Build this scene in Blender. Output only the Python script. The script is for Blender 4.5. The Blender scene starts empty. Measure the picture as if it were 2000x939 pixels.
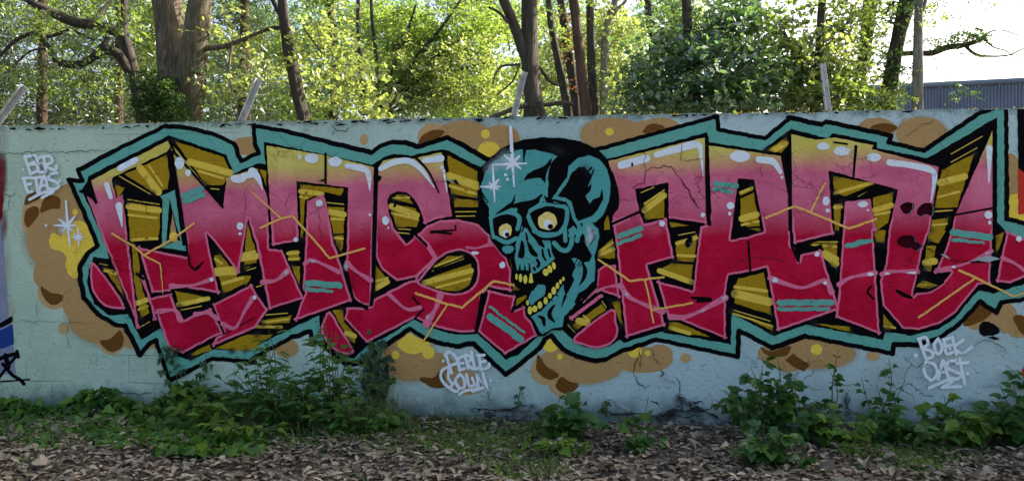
import bpy, bmesh, math, random
import numpy as np
from mathutils import Vector, Matrix
from mathutils.geometry import delaunay_2d_cdt

R = math.radians
random.seed(7)
rng = np.random.default_rng(7)
scene = bpy.context.scene
COL = scene.collection

# ------------------------------------------------------------------ camera
CAM_D, CAM_H, FPX, YAW = 6.86, 1.54, 1570.0, R(6.3)
cd = bpy.data.cameras.new('camera')
cam = bpy.data.objects.new('camera', cd)
COL.objects.link(cam)
cam.location = (0, -CAM_D, CAM_H)
cam.rotation_euler = (R(90), 0, YAW)
cd.sensor_width = 36.0
cd.lens = 36.0 * FPX / 2000.0
cd.clip_end = 2000
scene.camera = cam

# ------------------------------------------------------------------ light
SUN_EL, SUN_AZ = R(33.5), R(35)          # azimuth measured from +x towards +y (behind the wall, to the right)
world = bpy.data.worlds.new('World')
scene.world = world
world.use_nodes = True
wn = world.node_tree.nodes
bg = wn['Background']
sky = wn.new('ShaderNodeTexSky')
sky.sky_type = 'NISHITA'
sky.sun_disc = False
sky.sun_elevation = SUN_EL
sky.sun_rotation = R(90) - SUN_AZ
sky.air_density = 1.0
sky.dust_density = 5.0
sky.ozone_density = 0.4
world.node_tree.links.new(sky.outputs['Color'], bg.inputs['Color'])
bg.inputs['Strength'].default_value = 0.125
sl = bpy.data.lights.new('sun', 'SUN')
sl.energy = 5.0
sl.angle = R(0.5)
sl.color = (1.0, 0.93, 0.80)
sun = bpy.data.objects.new('sun', sl)
COL.objects.link(sun)
sd = Vector((math.cos(SUN_AZ) * math.cos(SUN_EL), math.sin(SUN_AZ) * math.cos(SUN_EL), math.sin(SUN_EL)))
sun.rotation_euler = sd.to_track_quat('Z', 'Y').to_euler()
sun.location = sd * 30

vs = scene.view_settings
vs.view_transform = 'Standard'
vs.look = 'None'
vs.gamma = 1.0
vs.exposure = 1.48

scene.cycles.max_bounces = 8
scene.cycles.transparent_max_bounces = 16

# ------------------------------------------------------------------ geometry of the view
FWD = Vector((-math.sin(YAW), math.cos(YAW), 0))
RGT = Vector((math.cos(YAW), math.sin(YAW), 0))
UP = Vector((0, 0, 1))
CAMP = Vector((0, -CAM_D, CAM_H))

def ray(px, py):
    return FWD + RGT * ((px - 1000) / FPX) - UP * ((py - 469.5) / FPX)
def at(px, py, depth):
    return CAMP + ray(px, py) * depth
def on_wall(px, py):
    d = ray(px, py)
    t = CAM_D / d.y
    p = CAMP + d * t
    return p.x, p.z
def ground(px, py):
    d = ray(px, py)
    t = CAM_H / -d.z
    return CAMP + d * t

def tag(o, label=None, cat=None, group=None, kind=None):
    if label: o['label'] = label
    if cat: o['category'] = cat
    if group: o['group'] = group
    if kind: o['kind'] = kind
    return o
def empty(name, loc, label, cat, group=None):
    o = bpy.data.objects.new(name, None)
    o.empty_display_size = 0.2
    COL.objects.link(o)
    o.location = loc
    return tag(o, label, cat, group)
def link(name, me, parent=None):
    o = bpy.data.objects.new(name, me)
    COL.objects.link(o)
    if parent is not None:
        o.parent = parent
        if parent.type == 'EMPTY':
            o.matrix_parent_inverse = Matrix.Translation(-Vector(parent.location))
    return o
def mesh_np(name, V, F, mat, smooth=False, rnd=None):
    """V (n,3) array, F (m,k) array with constant k"""
    V = np.asarray(V, dtype=np.float32); F = np.asarray(F, dtype=np.int32)
    me = bpy.data.meshes.new(name)
    m, k = F.shape
    me.vertices.add(len(V)); me.vertices.foreach_set('co', V.ravel())
    me.loops.add(m * k); me.loops.foreach_set('vertex_index', F.ravel())
    me.polygons.add(m)
    me.polygons.foreach_set('loop_start', np.arange(m, dtype=np.int32) * k)
    try: me.polygons.foreach_set('loop_total', np.full(m, k, dtype=np.int32))
    except Exception: pass
    if smooth: me.polygons.foreach_set('use_smooth', np.ones(m, dtype=bool))
    if rnd is not None:
        a = me.attributes.new('rnd', 'FLOAT', 'FACE')
        a.data.foreach_set('value', np.asarray(rnd, dtype=np.float32))
    me.update(calc_edges=True)
    me.validate()
    me.materials.append(mat)
    return me

# ------------------------------------------------------------------ materials
def srgb(r, g, b):
    def f(c):
        c /= 255.0
        return c / 12.92 if c <= 0.04045 else ((c + 0.055) / 1.055) ** 2.4
    return (f(r), f(g), f(b))
def node(nt, t, **kw):
    n = nt.nodes.new(t)
    for k, v in kw.items(): setattr(n, k, v)
    return n
def new_mat(name):
    m = bpy.data.materials.new(name)
    m.use_nodes = True
    nt = m.node_tree
    b = nt.nodes['Principled BSDF']
    return m, nt, b
def noise(nt, vec, scale, detail=4, rough=0.55, dist=0.0):
    n = node(nt, 'ShaderNodeTexNoise')
    n.inputs['Scale'].default_value = scale
    n.inputs['Detail'].default_value = detail
    n.inputs['Roughness'].default_value = rough
    n.inputs['Distortion'].default_value = dist
    if vec is not None: nt.links.new(vec, n.inputs['Vector'])
    return n.outputs['Fac']
def ramp(nt, fac, stops, interp='LINEAR'):
    n = node(nt, 'ShaderNodeValToRGB')
    cr = n.color_ramp
    cr.interpolation = interp
    while len(cr.elements) < len(stops): cr.elements.new(0.5)
    for e, (p, c) in zip(cr.elements, stops):
        e.position = p
        e.color = (*c, 1) if len(c) == 3 else c
    nt.links.new(fac, n.inputs['Fac'])
    return n.outputs['Color']
def math_n(nt, op, a, b=None, clamp=False):
    n = node(nt, 'ShaderNodeMath', operation=op, use_clamp=clamp)
    for i, v in enumerate((a, b)):
        if v is None: continue
        if isinstance(v, (int, float)): n.inputs[i].default_value = v
        else: nt.links.new(v, n.inputs[i])
    return n.outputs[0]
def mixc(nt, fac, a, b, blend='MIX'):
    n = node(nt, 'ShaderNodeMix', data_type='RGBA', blend_type=blend)
    for i, v in ((0, fac), (6, a), (7, b)):
        if isinstance(v, (int, float)): n.inputs[i].default_value = v
        elif isinstance(v, tuple): n.inputs[i].default_value = (*v, 1) if len(v) == 3 else v
        else: nt.links.new(v, n.inputs[i])
    return n.outputs[2]
def maprange(nt, v, a, b, c=0.0, d=1.0):
    n = node(nt, 'ShaderNodeMapRange')
    nt.links.new(v, n.inputs[0])
    for i, x in enumerate((a, b, c, d)): n.inputs[i + 1].default_value = x
    return n.outputs[0]
def bump(nt, h, strength, dist, bsdf):
    n = node(nt, 'ShaderNodeBump')
    n.inputs['Strength'].default_value = strength
    n.inputs['Distance'].default_value = dist
    nt.links.new(h, n.inputs['Height'])
    nt.links.new(n.outputs[0], bsdf.inputs['Normal'])

JOINT = [None]
def plaster_relief(nt, bsdf, amount=1.0):
    """rolled, many times repainted plaster: sand grain, lumps, blisters, faint block joints"""
    tc = node(nt, 'ShaderNodeTexCoord')
    v = tc.outputs['Object']
    fine = noise(nt, v, 130, 3)
    mid = noise(nt, v, 26, 5, 0.6)
    vor = node(nt, 'ShaderNodeTexVoronoi', feature='DISTANCE_TO_EDGE')
    vor.inputs['Scale'].default_value = 4.2
    warp = node(nt, 'ShaderNodeVectorMath', operation='ADD')
    wn_ = node(nt, 'ShaderNodeTexNoise'); wn_.inputs['Scale'].default_value = 5; wn_.inputs['Detail'].default_value = 5
    nt.links.new(v, wn_.inputs['Vector'])
    sc = node(nt, 'ShaderNodeVectorMath', operation='SCALE'); sc.inputs[3].default_value = 0.35
    nt.links.new(wn_.outputs['Color'], sc.inputs[0])
    nt.links.new(v, warp.inputs[0]); nt.links.new(sc.outputs[0], warp.inputs[1])
    nt.links.new(warp.outputs[0], vor.inputs['Vector'])
    crk = maprange(nt, vor.outputs['Distance'], 0.0, 0.02, -1.0, 0.0)
    mask = maprange(nt, noise(nt, v, 1.3, 3), 0.56, 0.66, 0.0, 1.0)
    crk = math_n(nt, 'MULTIPLY', crk, mask)
    blis = maprange(nt, noise(nt, v, 17, 2), 0.62, 0.68, 0.0, 0.55)
    # faint joints of the blockwork under the plaster
    br = node(nt, 'ShaderNodeTexBrick')
    br.inputs['Scale'].default_value = 1.0
    br.inputs['Brick Width'].default_value = 0.5; br.inputs['Row Height'].default_value = 0.25
    br.inputs['Mortar Size'].default_value = 0.006; br.inputs['Mortar Smooth'].default_value = 0.9
    mp = node(nt, 'ShaderNodeMapping'); mp.inputs['Rotation'].default_value = (R(90), 0, 0)
    nt.links.new(v, mp.inputs['Vector']); nt.links.new(mp.outputs[0], br.inputs['Vector'])
    joint = math_n(nt, 'MULTIPLY', br.outputs['Fac'], maprange(nt, noise(nt, v, 0.9, 2), 0.45, 0.6, 0.0, -0.5))
    sx = node(nt, 'ShaderNodeSeparateXYZ'); nt.links.new(v, sx.inputs[0])
    joint = math_n(nt, 'MULTIPLY', joint, maprange(nt, sx.outputs[0], -2.6, -3.6, 0.12, 1.0))
    h = math_n(nt, 'ADD', math_n(nt, 'MULTIPLY', fine, 0.35), math_n(nt, 'MULTIPLY', mid, 0.9))
    h = math_n(nt, 'ADD', h, math_n(nt, 'ADD', blis, crk))
    h = math_n(nt, 'ADD', h, joint)
    bump(nt, h, 0.9 * amount, 0.011, bsdf)
    JOINT[0] = joint
    return v, mid, crk

def paint_mat(name, rgb, rough=0.55, var=0.16, wear=None):
    m, nt, b = new_mat(name)
    v, mid, crk = plaster_relief(nt, b)
    n1 = noise(nt, v, 2.3, 6, 0.65)
    n2 = noise(nt, v, 38, 3)
    k = math_n(nt, 'ADD', math_n(nt, 'MULTIPLY', n1, var * 1.6), math_n(nt, 'MULTIPLY', n2, var))
    k = math_n(nt, 'ADD', k, 1.0 - var * 1.3)
    c = node(nt, 'ShaderNodeVectorMath', operation='SCALE')
    c.inputs[0].default_value = rgb
    nt.links.new(k, c.inputs[3])
    col = mixc(nt, math_n(nt, 'MULTIPLY', crk, -0.35), c.outputs[0], (0.02, 0.02, 0.02))
    # grime specks; dark pits imitate the shade of the relief
    sp = maprange(nt, noise(nt, v, 62, 2), 0.74, 0.78)
    col = mixc(nt, math_n(nt, 'MULTIPLY', sp, 0.7), col, (0.03, 0.03, 0.03))
    nt.links.new(col, b.inputs['Base Color'])
    b.inputs['Roughness'].default_value = rough
    b.inputs['Specular IOR Level'].default_value = 0.04 if max(rgb) < 0.02 else 0.12
    return m

def soft_mat(name, rgb):
    """thin sprayed paint: coverage is stored per vertex, dithered with grain"""
    m, nt, b = new_mat(name)
    v, mid, crk = plaster_relief(nt, b)
    b.inputs['Base Color'].default_value = (*rgb, 1)
    b.inputs['Roughness'].default_value = 0.6
    a = node(nt, 'ShaderNodeAttribute', attribute_name='cover')
    g = math_n(nt, 'ADD', a.outputs['Fac'], math_n(nt, 'MULTIPLY', math_n(nt, 'SUBTRACT', noise(nt, v, 160, 2), 0.5), 0.5))
    g = math_n(nt, 'MULTIPLY', g, math_n(nt, 'GREATER_THAN', a.outputs['Fac'], 0.01), clamp=True)
    nt.links.new(g, b.inputs['Alpha'])
    return m

C_TEAL = srgb(102, 174, 160); C_BLACK = (0.0035, 0.0035, 0.0045)
M_TEAL = paint_mat('teal_spray_paint', C_TEAL)
M_BLACK = paint_mat('black_spray_paint', C_BLACK, 0.75)
M_GOLD = paint_mat('dark_gold_spray_paint', srgb(170, 136, 16), var=0.25)
M_GOLDL = paint_mat('light_gold_spray_paint', srgb(232, 200, 76))
M_BROWN = paint_mat('tan_brown_spray_paint', srgb(184, 148, 96))
M_RIM = paint_mat('cloud_rim_spray_paint', srgb(198, 162, 112))
M_DBROWN = paint_mat('dark_brown_spray_paint', srgb(112, 72, 22))
M_YEL = paint_mat('yellow_spray_paint', srgb(246, 212, 78))
M_WHITE = paint_mat('white_spray_paint', (0.80, 0.88, 0.95), var=0.04)
M_PINK = paint_mat('pink_spray_paint', srgb(228, 116, 150), var=0.2)
M_CRIM = paint_mat('crimson_spray_paint', srgb(196, 8, 58))
M_ORANGE = paint_mat('orange_spray_line', srgb(246, 192, 100))
M_LIME = paint_mat('tooth_yellow_paint', srgb(240, 226, 92), var=0.1)
M_SKULL = paint_mat('skull_teal_paint', srgb(84, 166, 164))
M_RED = paint_mat('red_orange_panel_paint', srgb(206, 56, 36))
M_DRED = paint_mat('dark_red_panel_paint', srgb(120, 6, 20))
M_LILAC = paint_mat('lilac_panel_paint', srgb(134, 142, 168))
M_BLUE = paint_mat('blue_panel_paint', srgb(30, 62, 140))
M_CHIP = paint_mat('bare_plaster_chip', srgb(168, 180, 184))
M_CRACK = paint_mat('mould_and_crack_shade', (0.006, 0.006, 0.006))  # black for cracks, scrapes and mould, also recess shade in two holes
M_RIDGE = paint_mat('lifted_paint_shadow', srgb(96, 22, 46))
M_MAROON = paint_mat('painted_hole_bottom', srgb(66, 2, 22), 0.85, 0.4)
M_SWHITE = soft_mat('thin_white_spray', (0.78, 0.85, 0.92))
M_SYEL = soft_mat('thin_yellow_spray', srgb(246, 212, 96))
M_SBLACK = soft_mat('thin_black_spray', C_BLACK)
M_SGREY = soft_mat('thin_grey_spray', srgb(190, 190, 180))
M_SDRED = soft_mat('thin_dark_red_spray', srgb(120, 6, 20))
M_SBROWN = soft_mat('thin_brown_spray', srgb(178, 144, 110))
M_EYE = paint_mat('cream_eye_paint', srgb(246, 222, 132), var=0.1)
M_SPINK = soft_mat('thin_pink_spray', srgb(236, 128, 170))

def letter_mat():
    m, nt, b = new_mat('faded_letter_paint')
    v, mid, crk = plaster_relief(nt, b)
    s = node(nt, 'ShaderNodeSeparateXYZ'); nt.links.new(v, s.inputs[0])
    x1, z1 = on_wall(190, 362); x2, z2 = on_wall(1650, 312)
    sl_ = (z2 - z1) / (x2 - x1)
    zm = math_n(nt, 'SUBTRACT', s.outputs[2], math_n(nt, 'ADD', math_n(nt, 'MULTIPLY', s.outputs[0], sl_), z1 - sl_ * x1))
    nz = math_n(nt, 'MULTIPLY', math_n(nt, 'SUBTRACT', noise(nt, v, 3.0, 5, 0.6), 0.5), 0.16)
    gr = math_n(nt, 'MULTIPLY', math_n(nt, 'SUBTRACT', noise(nt, v, 120, 2), 0.5), 0.10)
    jit = math_n(nt, 'ADD', nz, gr)
    mus = maprange(nt, math_n(nt, 'ADD', zm, jit), -0.09, 0.11)
    xa, za = on_wall(450, 448); xb, zb = on_wall(1650, 430)
    s2 = (zb - za) / (xb - xa)
    zc = math_n(nt, 'SUBTRACT', s.outputs[2], math_n(nt, 'ADD', math_n(nt, 'MULTIPLY', s.outputs[0], s2), za - s2 * xa))
    cr = maprange(nt, math_n(nt, 'ADD', zc, jit), -0.13, 0.13)
    n1 = noise(nt, v, 2.7, 6, 0.6)
    pink = ramp(nt, n1, [(0.25, srgb(192, 84, 120)), (0.5, srgb(216, 106, 138)), (0.75, srgb(234, 134, 160))])
    crim = ramp(nt, n1, [(0.25, srgb(168, 4, 44)), (0.5, srgb(192, 6, 54)), (0.75, srgb(216, 26, 76))])
    must = ramp(nt, n1, [(0.3, srgb(204, 190, 84)), (0.7, srgb(226, 212, 118))])
    col = mixc(nt, cr, crim, pink)
    col = mixc(nt, mus, col, must)
    col = mixc(nt, math_n(nt, 'MULTIPLY', crk, -0.3), col, (0.02, 0.01, 0.015))
    sp = maprange(nt, noise(nt, v, 62, 2), 0.74, 0.78)  # dark specks, partly pit shade put into the colour
    col = mixc(nt, math_n(nt, 'MULTIPLY', sp, 0.6), col, (0.05, 0.01, 0.02))
    nt.links.new(col, b.inputs['Base Color'])
    b.inputs['Roughness'].default_value = 0.55
    b.inputs['Specular IOR Level'].default_value = 0.08
    return m
M_LETTER = letter_mat()

def wall_mat():
    m, nt, b = new_mat('pale_mint_wall_paint')
    v, mid, crk = plaster_relief(nt, b, 1.15)
    s = node(nt, 'ShaderNodeSeparateXYZ'); nt.links.new(v, s.inputs[0])
    n1 = noise(nt, v, 1.1, 7, 0.65)
    side = maprange(nt, math_n(nt, 'ADD', s.outputs[0], math_n(nt, 'MULTIPLY', noise(nt, v, 0.8, 3), 2.0)), -4.2, 1.5)
    ca = ramp(nt, n1, [(0.25, srgb(164, 190, 168)), (0.75, srgb(198, 220, 198))])
    cb = ramp(nt, n1, [(0.25, srgb(156, 186, 188)), (0.75, srgb(198, 220, 221))])
    col = mixc(nt, side, ca, cb)
    # worn, lichen-stained foot of the wall
    zz = math_n(nt, 'ADD', s.outputs[2], math_n(nt, 'MULTIPLY', math_n(nt, 'SUBTRACT', noise(nt, v, 5, 6, 0.65), 0.5), 0.42))
    foot = maprange(nt, zz, 0.03, 0.24, 1.0, 0.0)
    stain = ramp(nt, noise(nt, v, 9, 5, 0.7), [(0.3, (0.025, 0.04, 0.035)), (0.6, (0.10, 0.16, 0.15)), (0.75, (0.3, 0.36, 0.34))])
    col = mixc(nt, math_n(nt, 'MULTIPLY', foot, 0.85), col, stain)
    # dark specks and scrapes; pinhole shade painted into the colour
    sp = maprange(nt, noise(nt, v, 48, 3), 0.68, 0.73)
    sp = math_n(nt, 'MULTIPLY', sp, maprange(nt, noise(nt, v, 1.7, 3), 0.42, 0.58))
    col = mixc(nt, math_n(nt, 'MULTIPLY', sp, 0.85), col, (0.02, 0.025, 0.025))
    dk = maprange(nt, noise(nt, v, 0.7, 6, 0.7), 0.5, 0.72, 0.0, 0.28)
    col = mixc(nt, dk, col, (0.16, 0.2, 0.2))
    col = mixc(nt, math_n(nt, 'MULTIPLY', JOINT[0], -0.75), col, (0.07, 0.09, 0.085))
    # grime under the top edge
    tz = math_n(nt, 'ADD', s.outputs[2], math_n(nt, 'MULTIPLY', math_n(nt, 'SUBTRACT', noise(nt, v, 11, 6, 0.7), 0.5), 0.3))
    col = mixc(nt, maprange(nt, tz, 2.54, 2.64, 0.0, 0.8), col, (0.05, 0.06, 0.045))
    col = mixc(nt, math_n(nt, 'MULTIPLY', crk, -0.8), col, (0.03, 0.035, 0.035))
    nt.links.new(col, b.inputs['Base Color'])
    b.inputs['Roughness'].default_value = 0.7
    b.inputs['Specular IOR Level'].default_value = 0.2
    return m
M_WALL = wall_mat()
def simple_mat(name, stops, scale, rough=0.8, bs=0.6, bd=0.01, detail=6, stretch=None, metallic=0.0):
    m, nt, b = new_mat(name)
    tc = node(nt, 'ShaderNodeTexCoord'); v = tc.outputs['Object']
    if stretch:
        mp = node(nt, 'ShaderNodeMapping'); mp.inputs['Scale'].default_value = stretch
        nt.links.new(v, mp.inputs['Vector']); v = mp.outputs[0]
    f = noise(nt, v, scale, detail, 0.65)
    nt.links.new(ramp(nt, f, stops), b.inputs['Base Color'])
    b.inputs['Roughness'].default_value = rough
    b.inputs['Metallic'].default_value = metallic
    bump(nt, f, bs, bd, b)
    return m
M_CORE = simple_mat('rough_bare_concrete', [(0.36, (0.02, 0.026, 0.026)), (0.46, (0.12, 0.155, 0.16)), (0.6, (0.26, 0.33, 0.34)), (0.8, (0.36, 0.43, 0.44))], 13, 0.9, 1.0, 0.02)
M_TOP = simple_mat('weathered_wall_top', [(0.3, (0.10, 0.09, 0.05)), (0.5, (0.34, 0.33, 0.28)), (0.7, (0.45, 0.45, 0.40))], 9, 0.9)

# ------------------------------------------------------------------ tracing helpers
REG = {'A': (0, 230, 3.756), 'B': (0, 480, 3.756), 'C': (480, 230, 3.756), 'D': (480, 480, 3.756),
       'E': (900, 230, 3.9125), 'F': (900, 450, 3.9125), 'G': (1160, 230, 3.756), 'H': (1160, 480, 3.756),
       'I': (1500, 200, 3.756), 'J': (1500, 450, 3.756), 'K': (480, 680, 3.625), 'N': (960, 680, 3.625),
       'L': (1480, 680, 3.625), 'M': (0, 680, 3.625), 'P': (0, 0, 1.0)}
def T(s):
    """'A 10,20 30,40 C 5,5' -> points in photograph pixels (letters pick the close-up the points were measured in)"""
    r = REG['P']; out = []
    for tok in s.split():
        if tok in REG: r = REG[tok]; continue
        a, b = tok.split(',')
        out.append((r[0] + float(a) / r[2], r[1] + float(b) / r[2]))
    return np.array(out)
def spline(P, closed, step=5.0):
    n = len(P); out = []
    rngi = range(n) if closed else range(n - 1)
    for i in rngi:
        p1, p2 = P[i], P[(i + 1) % n]
        p0 = P[(i - 1) % n] if (closed or i > 0) else 2 * p1 - p2
        p3 = P[(i + 2) % n] if (closed or i + 2 < n) else 2 * p2 - p1
        k = max(2, int(np.hypot(*(p2 - p1)) / step))
        for j in range(k):
            t = j / k
            out.append(0.5 * ((2 * p1) + (-p0 + p2) * t + (2 * p0 - 5 * p1 + 4 * p2 - p3) * t * t + (-p0 + 3 * p1 - 3 * p2 + p3) * t ** 3))
    if not closed: out.append(P[-1])
    return np.array(out)
def densify(P, closed=True, step=7.0):
    n = len(P); out = []
    for i in (range(n) if closed else range(n - 1)):
        p1, p2 = P[i], P[(i + 1) % n]
        k = max(1, int(np.hypot(*(p2 - p1)) / step))
        for j in range(k): out.append(p1 + (p2 - p1) * (j / k))
    if not closed: out.append(P[-1])
    return np.array(out)
def wobble(P, amp=0.7):
    x, y = P[:, 0], P[:, 1]
    dx = np.sin(x * 0.13 + y * 0.21) + 0.8 * np.sin(x * 0.41 - y * 0.33 + 1.3) + 0.6 * np.sin(y * 0.83 + x * 0.57)
    dy = np.sin(y * 0.15 - x * 0.19 + 2.0) + 0.8 * np.sin(x * 0.37 + y * 0.45 + .4) + 0.6 * np.sin(x * 0.79 - y * 0.61)
    return P + np.stack([dx, dy], 1) * amp * 0.55
def ellipse(cx, cy, rx, ry, n=22, rot=0.0):
    t = np.linspace(0, 2 * np.pi, n, endpoint=False)
    c, s = math.cos(rot), math.sin(rot)
    x, y = rx * np.cos(t), ry * np.sin(t)
    return np.stack([cx + x * c - y * s, cy + x * s + y * c], 1)
def EL(reg, cx, cy, rx, ry=None, rot=0.0):
    r = REG[reg]; ry = rx if ry is None else ry
    return ellipse(r[0] + cx / r[2], r[1] + cy / r[2], rx / r[2], ry / r[2], 22, rot)
def ribbon(P, w):
    """closed outline of a brush stroke along P; w = width or list of widths, in photograph pixels"""
    P = np.asarray(P, float)
    n = len(P)
    ws = np.interp(np.linspace(0, 1, n), np.linspace(0, 1, len(w)), w) if np.ndim(w) else np.full(n, float(w))
    d = np.gradient(P, axis=0)
    d /= np.maximum(np.hypot(d[:, 0], d[:, 1]), 1e-6)[:, None]
    nn = np.stack([-d[:, 1], d[:, 0]], 1)
    h = ws[:, None] / 2
    Lf, Rt = P + nn * h, P - nn * h
    def cap(c, dr, r):
        if r < 0.8: return []
        a0 = math.atan2(dr[1], dr[0])
        return [c + r * np.array([math.cos(a0 + a), math.sin(a0 + a)]) for a in np.linspace(math.pi / 2, -math.pi / 2, 7)[1:-1]]
    e = cap(P[-1], d[-1], ws[-1] / 2)
    b = cap(P[0], -d[0], ws[0] / 2)
    return np.array(list(Lf) + list(e) + list(Rt[::-1]) + list(b))
def ST(s, w, curve=False, taper=None):
    """stroke: w in photograph px"""
    P = T(s) if isinstance(s, str) else s
    P = spline(P, False, 4) if curve and len(P) > 2 else densify(P, False, 5)
    return ribbon(P, w)

HOLES = [wobble(spline(T(s), True, 4), 1.3) for s in (
    'I 965,770 985,740 1030,732 1062,745 1058,790 1030,818 985,812',
    'I 1085,815 1105,770 1135,742 1190,738 1210,760 1215,815 1190,830 1150,822 1120,838',
    'J 940,80 965,48 1020,35 1075,45 1085,75 1125,100 1130,120 1085,155 1050,130 990,125 950,105',
    'G 668,915 690,872 722,878 728,920 H 712,-2 690,18 672,0',
    'J 1545,735 1575,665 1640,680 1705,720 1700,755 1650,768 1590,780')]
HB = [(h.min(0), h.max(0)) for h in HOLES]

def winding(P, Q):
    """winding number of loop P round each of the points Q"""
    a = P[None, :, :] - Q[:, None, :]
    b = np.roll(a, -1, axis=1)
    cr = a[..., 0] * b[..., 1] - a[..., 1] * b[..., 0]
    up = (a[..., 1] <= 0) & (b[..., 1] > 0) & (cr > 0)
    dn = (a[..., 1] > 0) & (b[..., 1] <= 0) & (cr < 0)
    return up.sum(1) - dn.sum(1)
def tri(loop, holes=(), cut=True):
    V = []; E = []
    def add(Lp):
        s = len(V); n = len(Lp)
        V.extend(Vector((float(p[0]), float(p[1]))) for p in Lp)
        E.extend((s + i, s + (i + 1) % n) for i in range(n))
    add(loop)
    hs = list(holes)
    lo, hi = loop.min(0), loop.max(0)
    if cut:
        for h, (a, b) in zip(HOLES, HB):
            if (a < hi).all() and (b > lo).all(): hs.append(h)
    for h in hs: add(h)
    r = delaunay_2d_cdt(V, E, [], 0, 1e-4)
    Vo = np.array([(v.x, v.y) for v in r[0]])
    F = np.array([f for f in r[2] if len(f) == 3], dtype=int)
    if not len(F): return np.zeros((0, 2)), np.zeros((0, 3), int)
    c = Vo[F].mean(1)
    k = winding(loop, c) != 0
    for h in hs: k &= winding(h, c) == 0
    F = F[k]
    used = np.unique(F)
    mp = -np.ones(len(Vo), int); mp[used] = np.arange(len(used))
    return Vo[used], mp[F]
def to_wall(P):
    x = (P[:, 0] - 1000) / FPX; y = -(P[:, 1] - 469.5) / FPX
    dy = FWD.y + RGT.y * x; dx = FWD.x + RGT.x * x
    t = CAM_D / dy
    return np.stack([dx * t, np.minimum(CAM_H + y * t, 2.592)], 1)
LAYER = [0]
def paint(name, mat, loops, parent, holes=(), label=None, split=True):
    """painted shapes, one mesh each; every shape lies a hair proud of the one painted before it"""
    Vs = []; Fs = []; o = 0; first = None
    for lp in loops:
        LAYER[0] += 1
        off = 0.0004 + LAYER[0] * 0.00002
        V, F = tri(np.asarray(lp), holes)
        if not len(F): continue
        W = to_wall(V)
        V3 = np.stack([W[:, 0], np.full(len(W), -off), W[:, 1]], 1)
        a, b, c = V3[F[:, 0]], V3[F[:, 1]], V3[F[:, 2]]
        nrm = np.cross(b - a, c - a)[:, 1]
        F = np.where((nrm > 0)[:, None], F[:, ::-1], F)
        if split:
            ob = link(name, mesh_np(name, V3, F, mat), parent)
            if label and first is None: ob['label'] = label
            first = first or ob
            continue
        Vs.append(V3); Fs.append(F + o); o += len(V3)
    if split: return first
    ob = link(name, mesh_np(name, np.concatenate(Vs), np.concatenate(Fs), mat), parent)
    if label: ob['label'] = label
    return ob
def soft(name, mat, spots, parent):
    """soft spray bursts, one mesh each: (px, py, rx, ry, strength, rotation)"""
    first = None
    for (cx, cy, rx, ry, st, rot) in spots:
        LAYER[0] += 1
        off = 0.0004 + LAYER[0] * 0.00002
        n, rings = 24, 5
        pts = [(cx, cy)]; c = [st]
        for k in range(1, rings + 1):
            e = ellipse(cx, cy, rx * k / rings, ry * k / rings, n, rot)
            pts += [tuple(q) for q in e]
            t = k / rings
            c += [st * (1 - t) ** 1.2 if k < rings else 0.0] * n
        W = to_wall(np.array(pts))
        V = np.stack([W[:, 0], np.full(len(W), -off), W[:, 1]], 1)
        f = []
        for j in range(n):
            j2 = (j + 1) % n
            f.append((0, 1 + j2, 1 + j))
            for k in range(rings - 1):
                a = 1 + k * n
                f.append((a + j, a + n + j2, a + n + j)); f.append((a + j, a + j2, a + n + j2))
        me = mesh_np(name, V, np.array(f), mat)
        at_ = me.attributes.new('cover', 'FLOAT', 'POINT'); at_.data.foreach_set('value', np.array(c, dtype=np.float32))
        ob = link(name, me, parent)
        first = first or ob
    return first
def poly(s, amp=0.8, curve=False):
    P = T(s)
    return wobble(spline(P, True, 5) if curve else densify(P, True, 6), amp)
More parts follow.
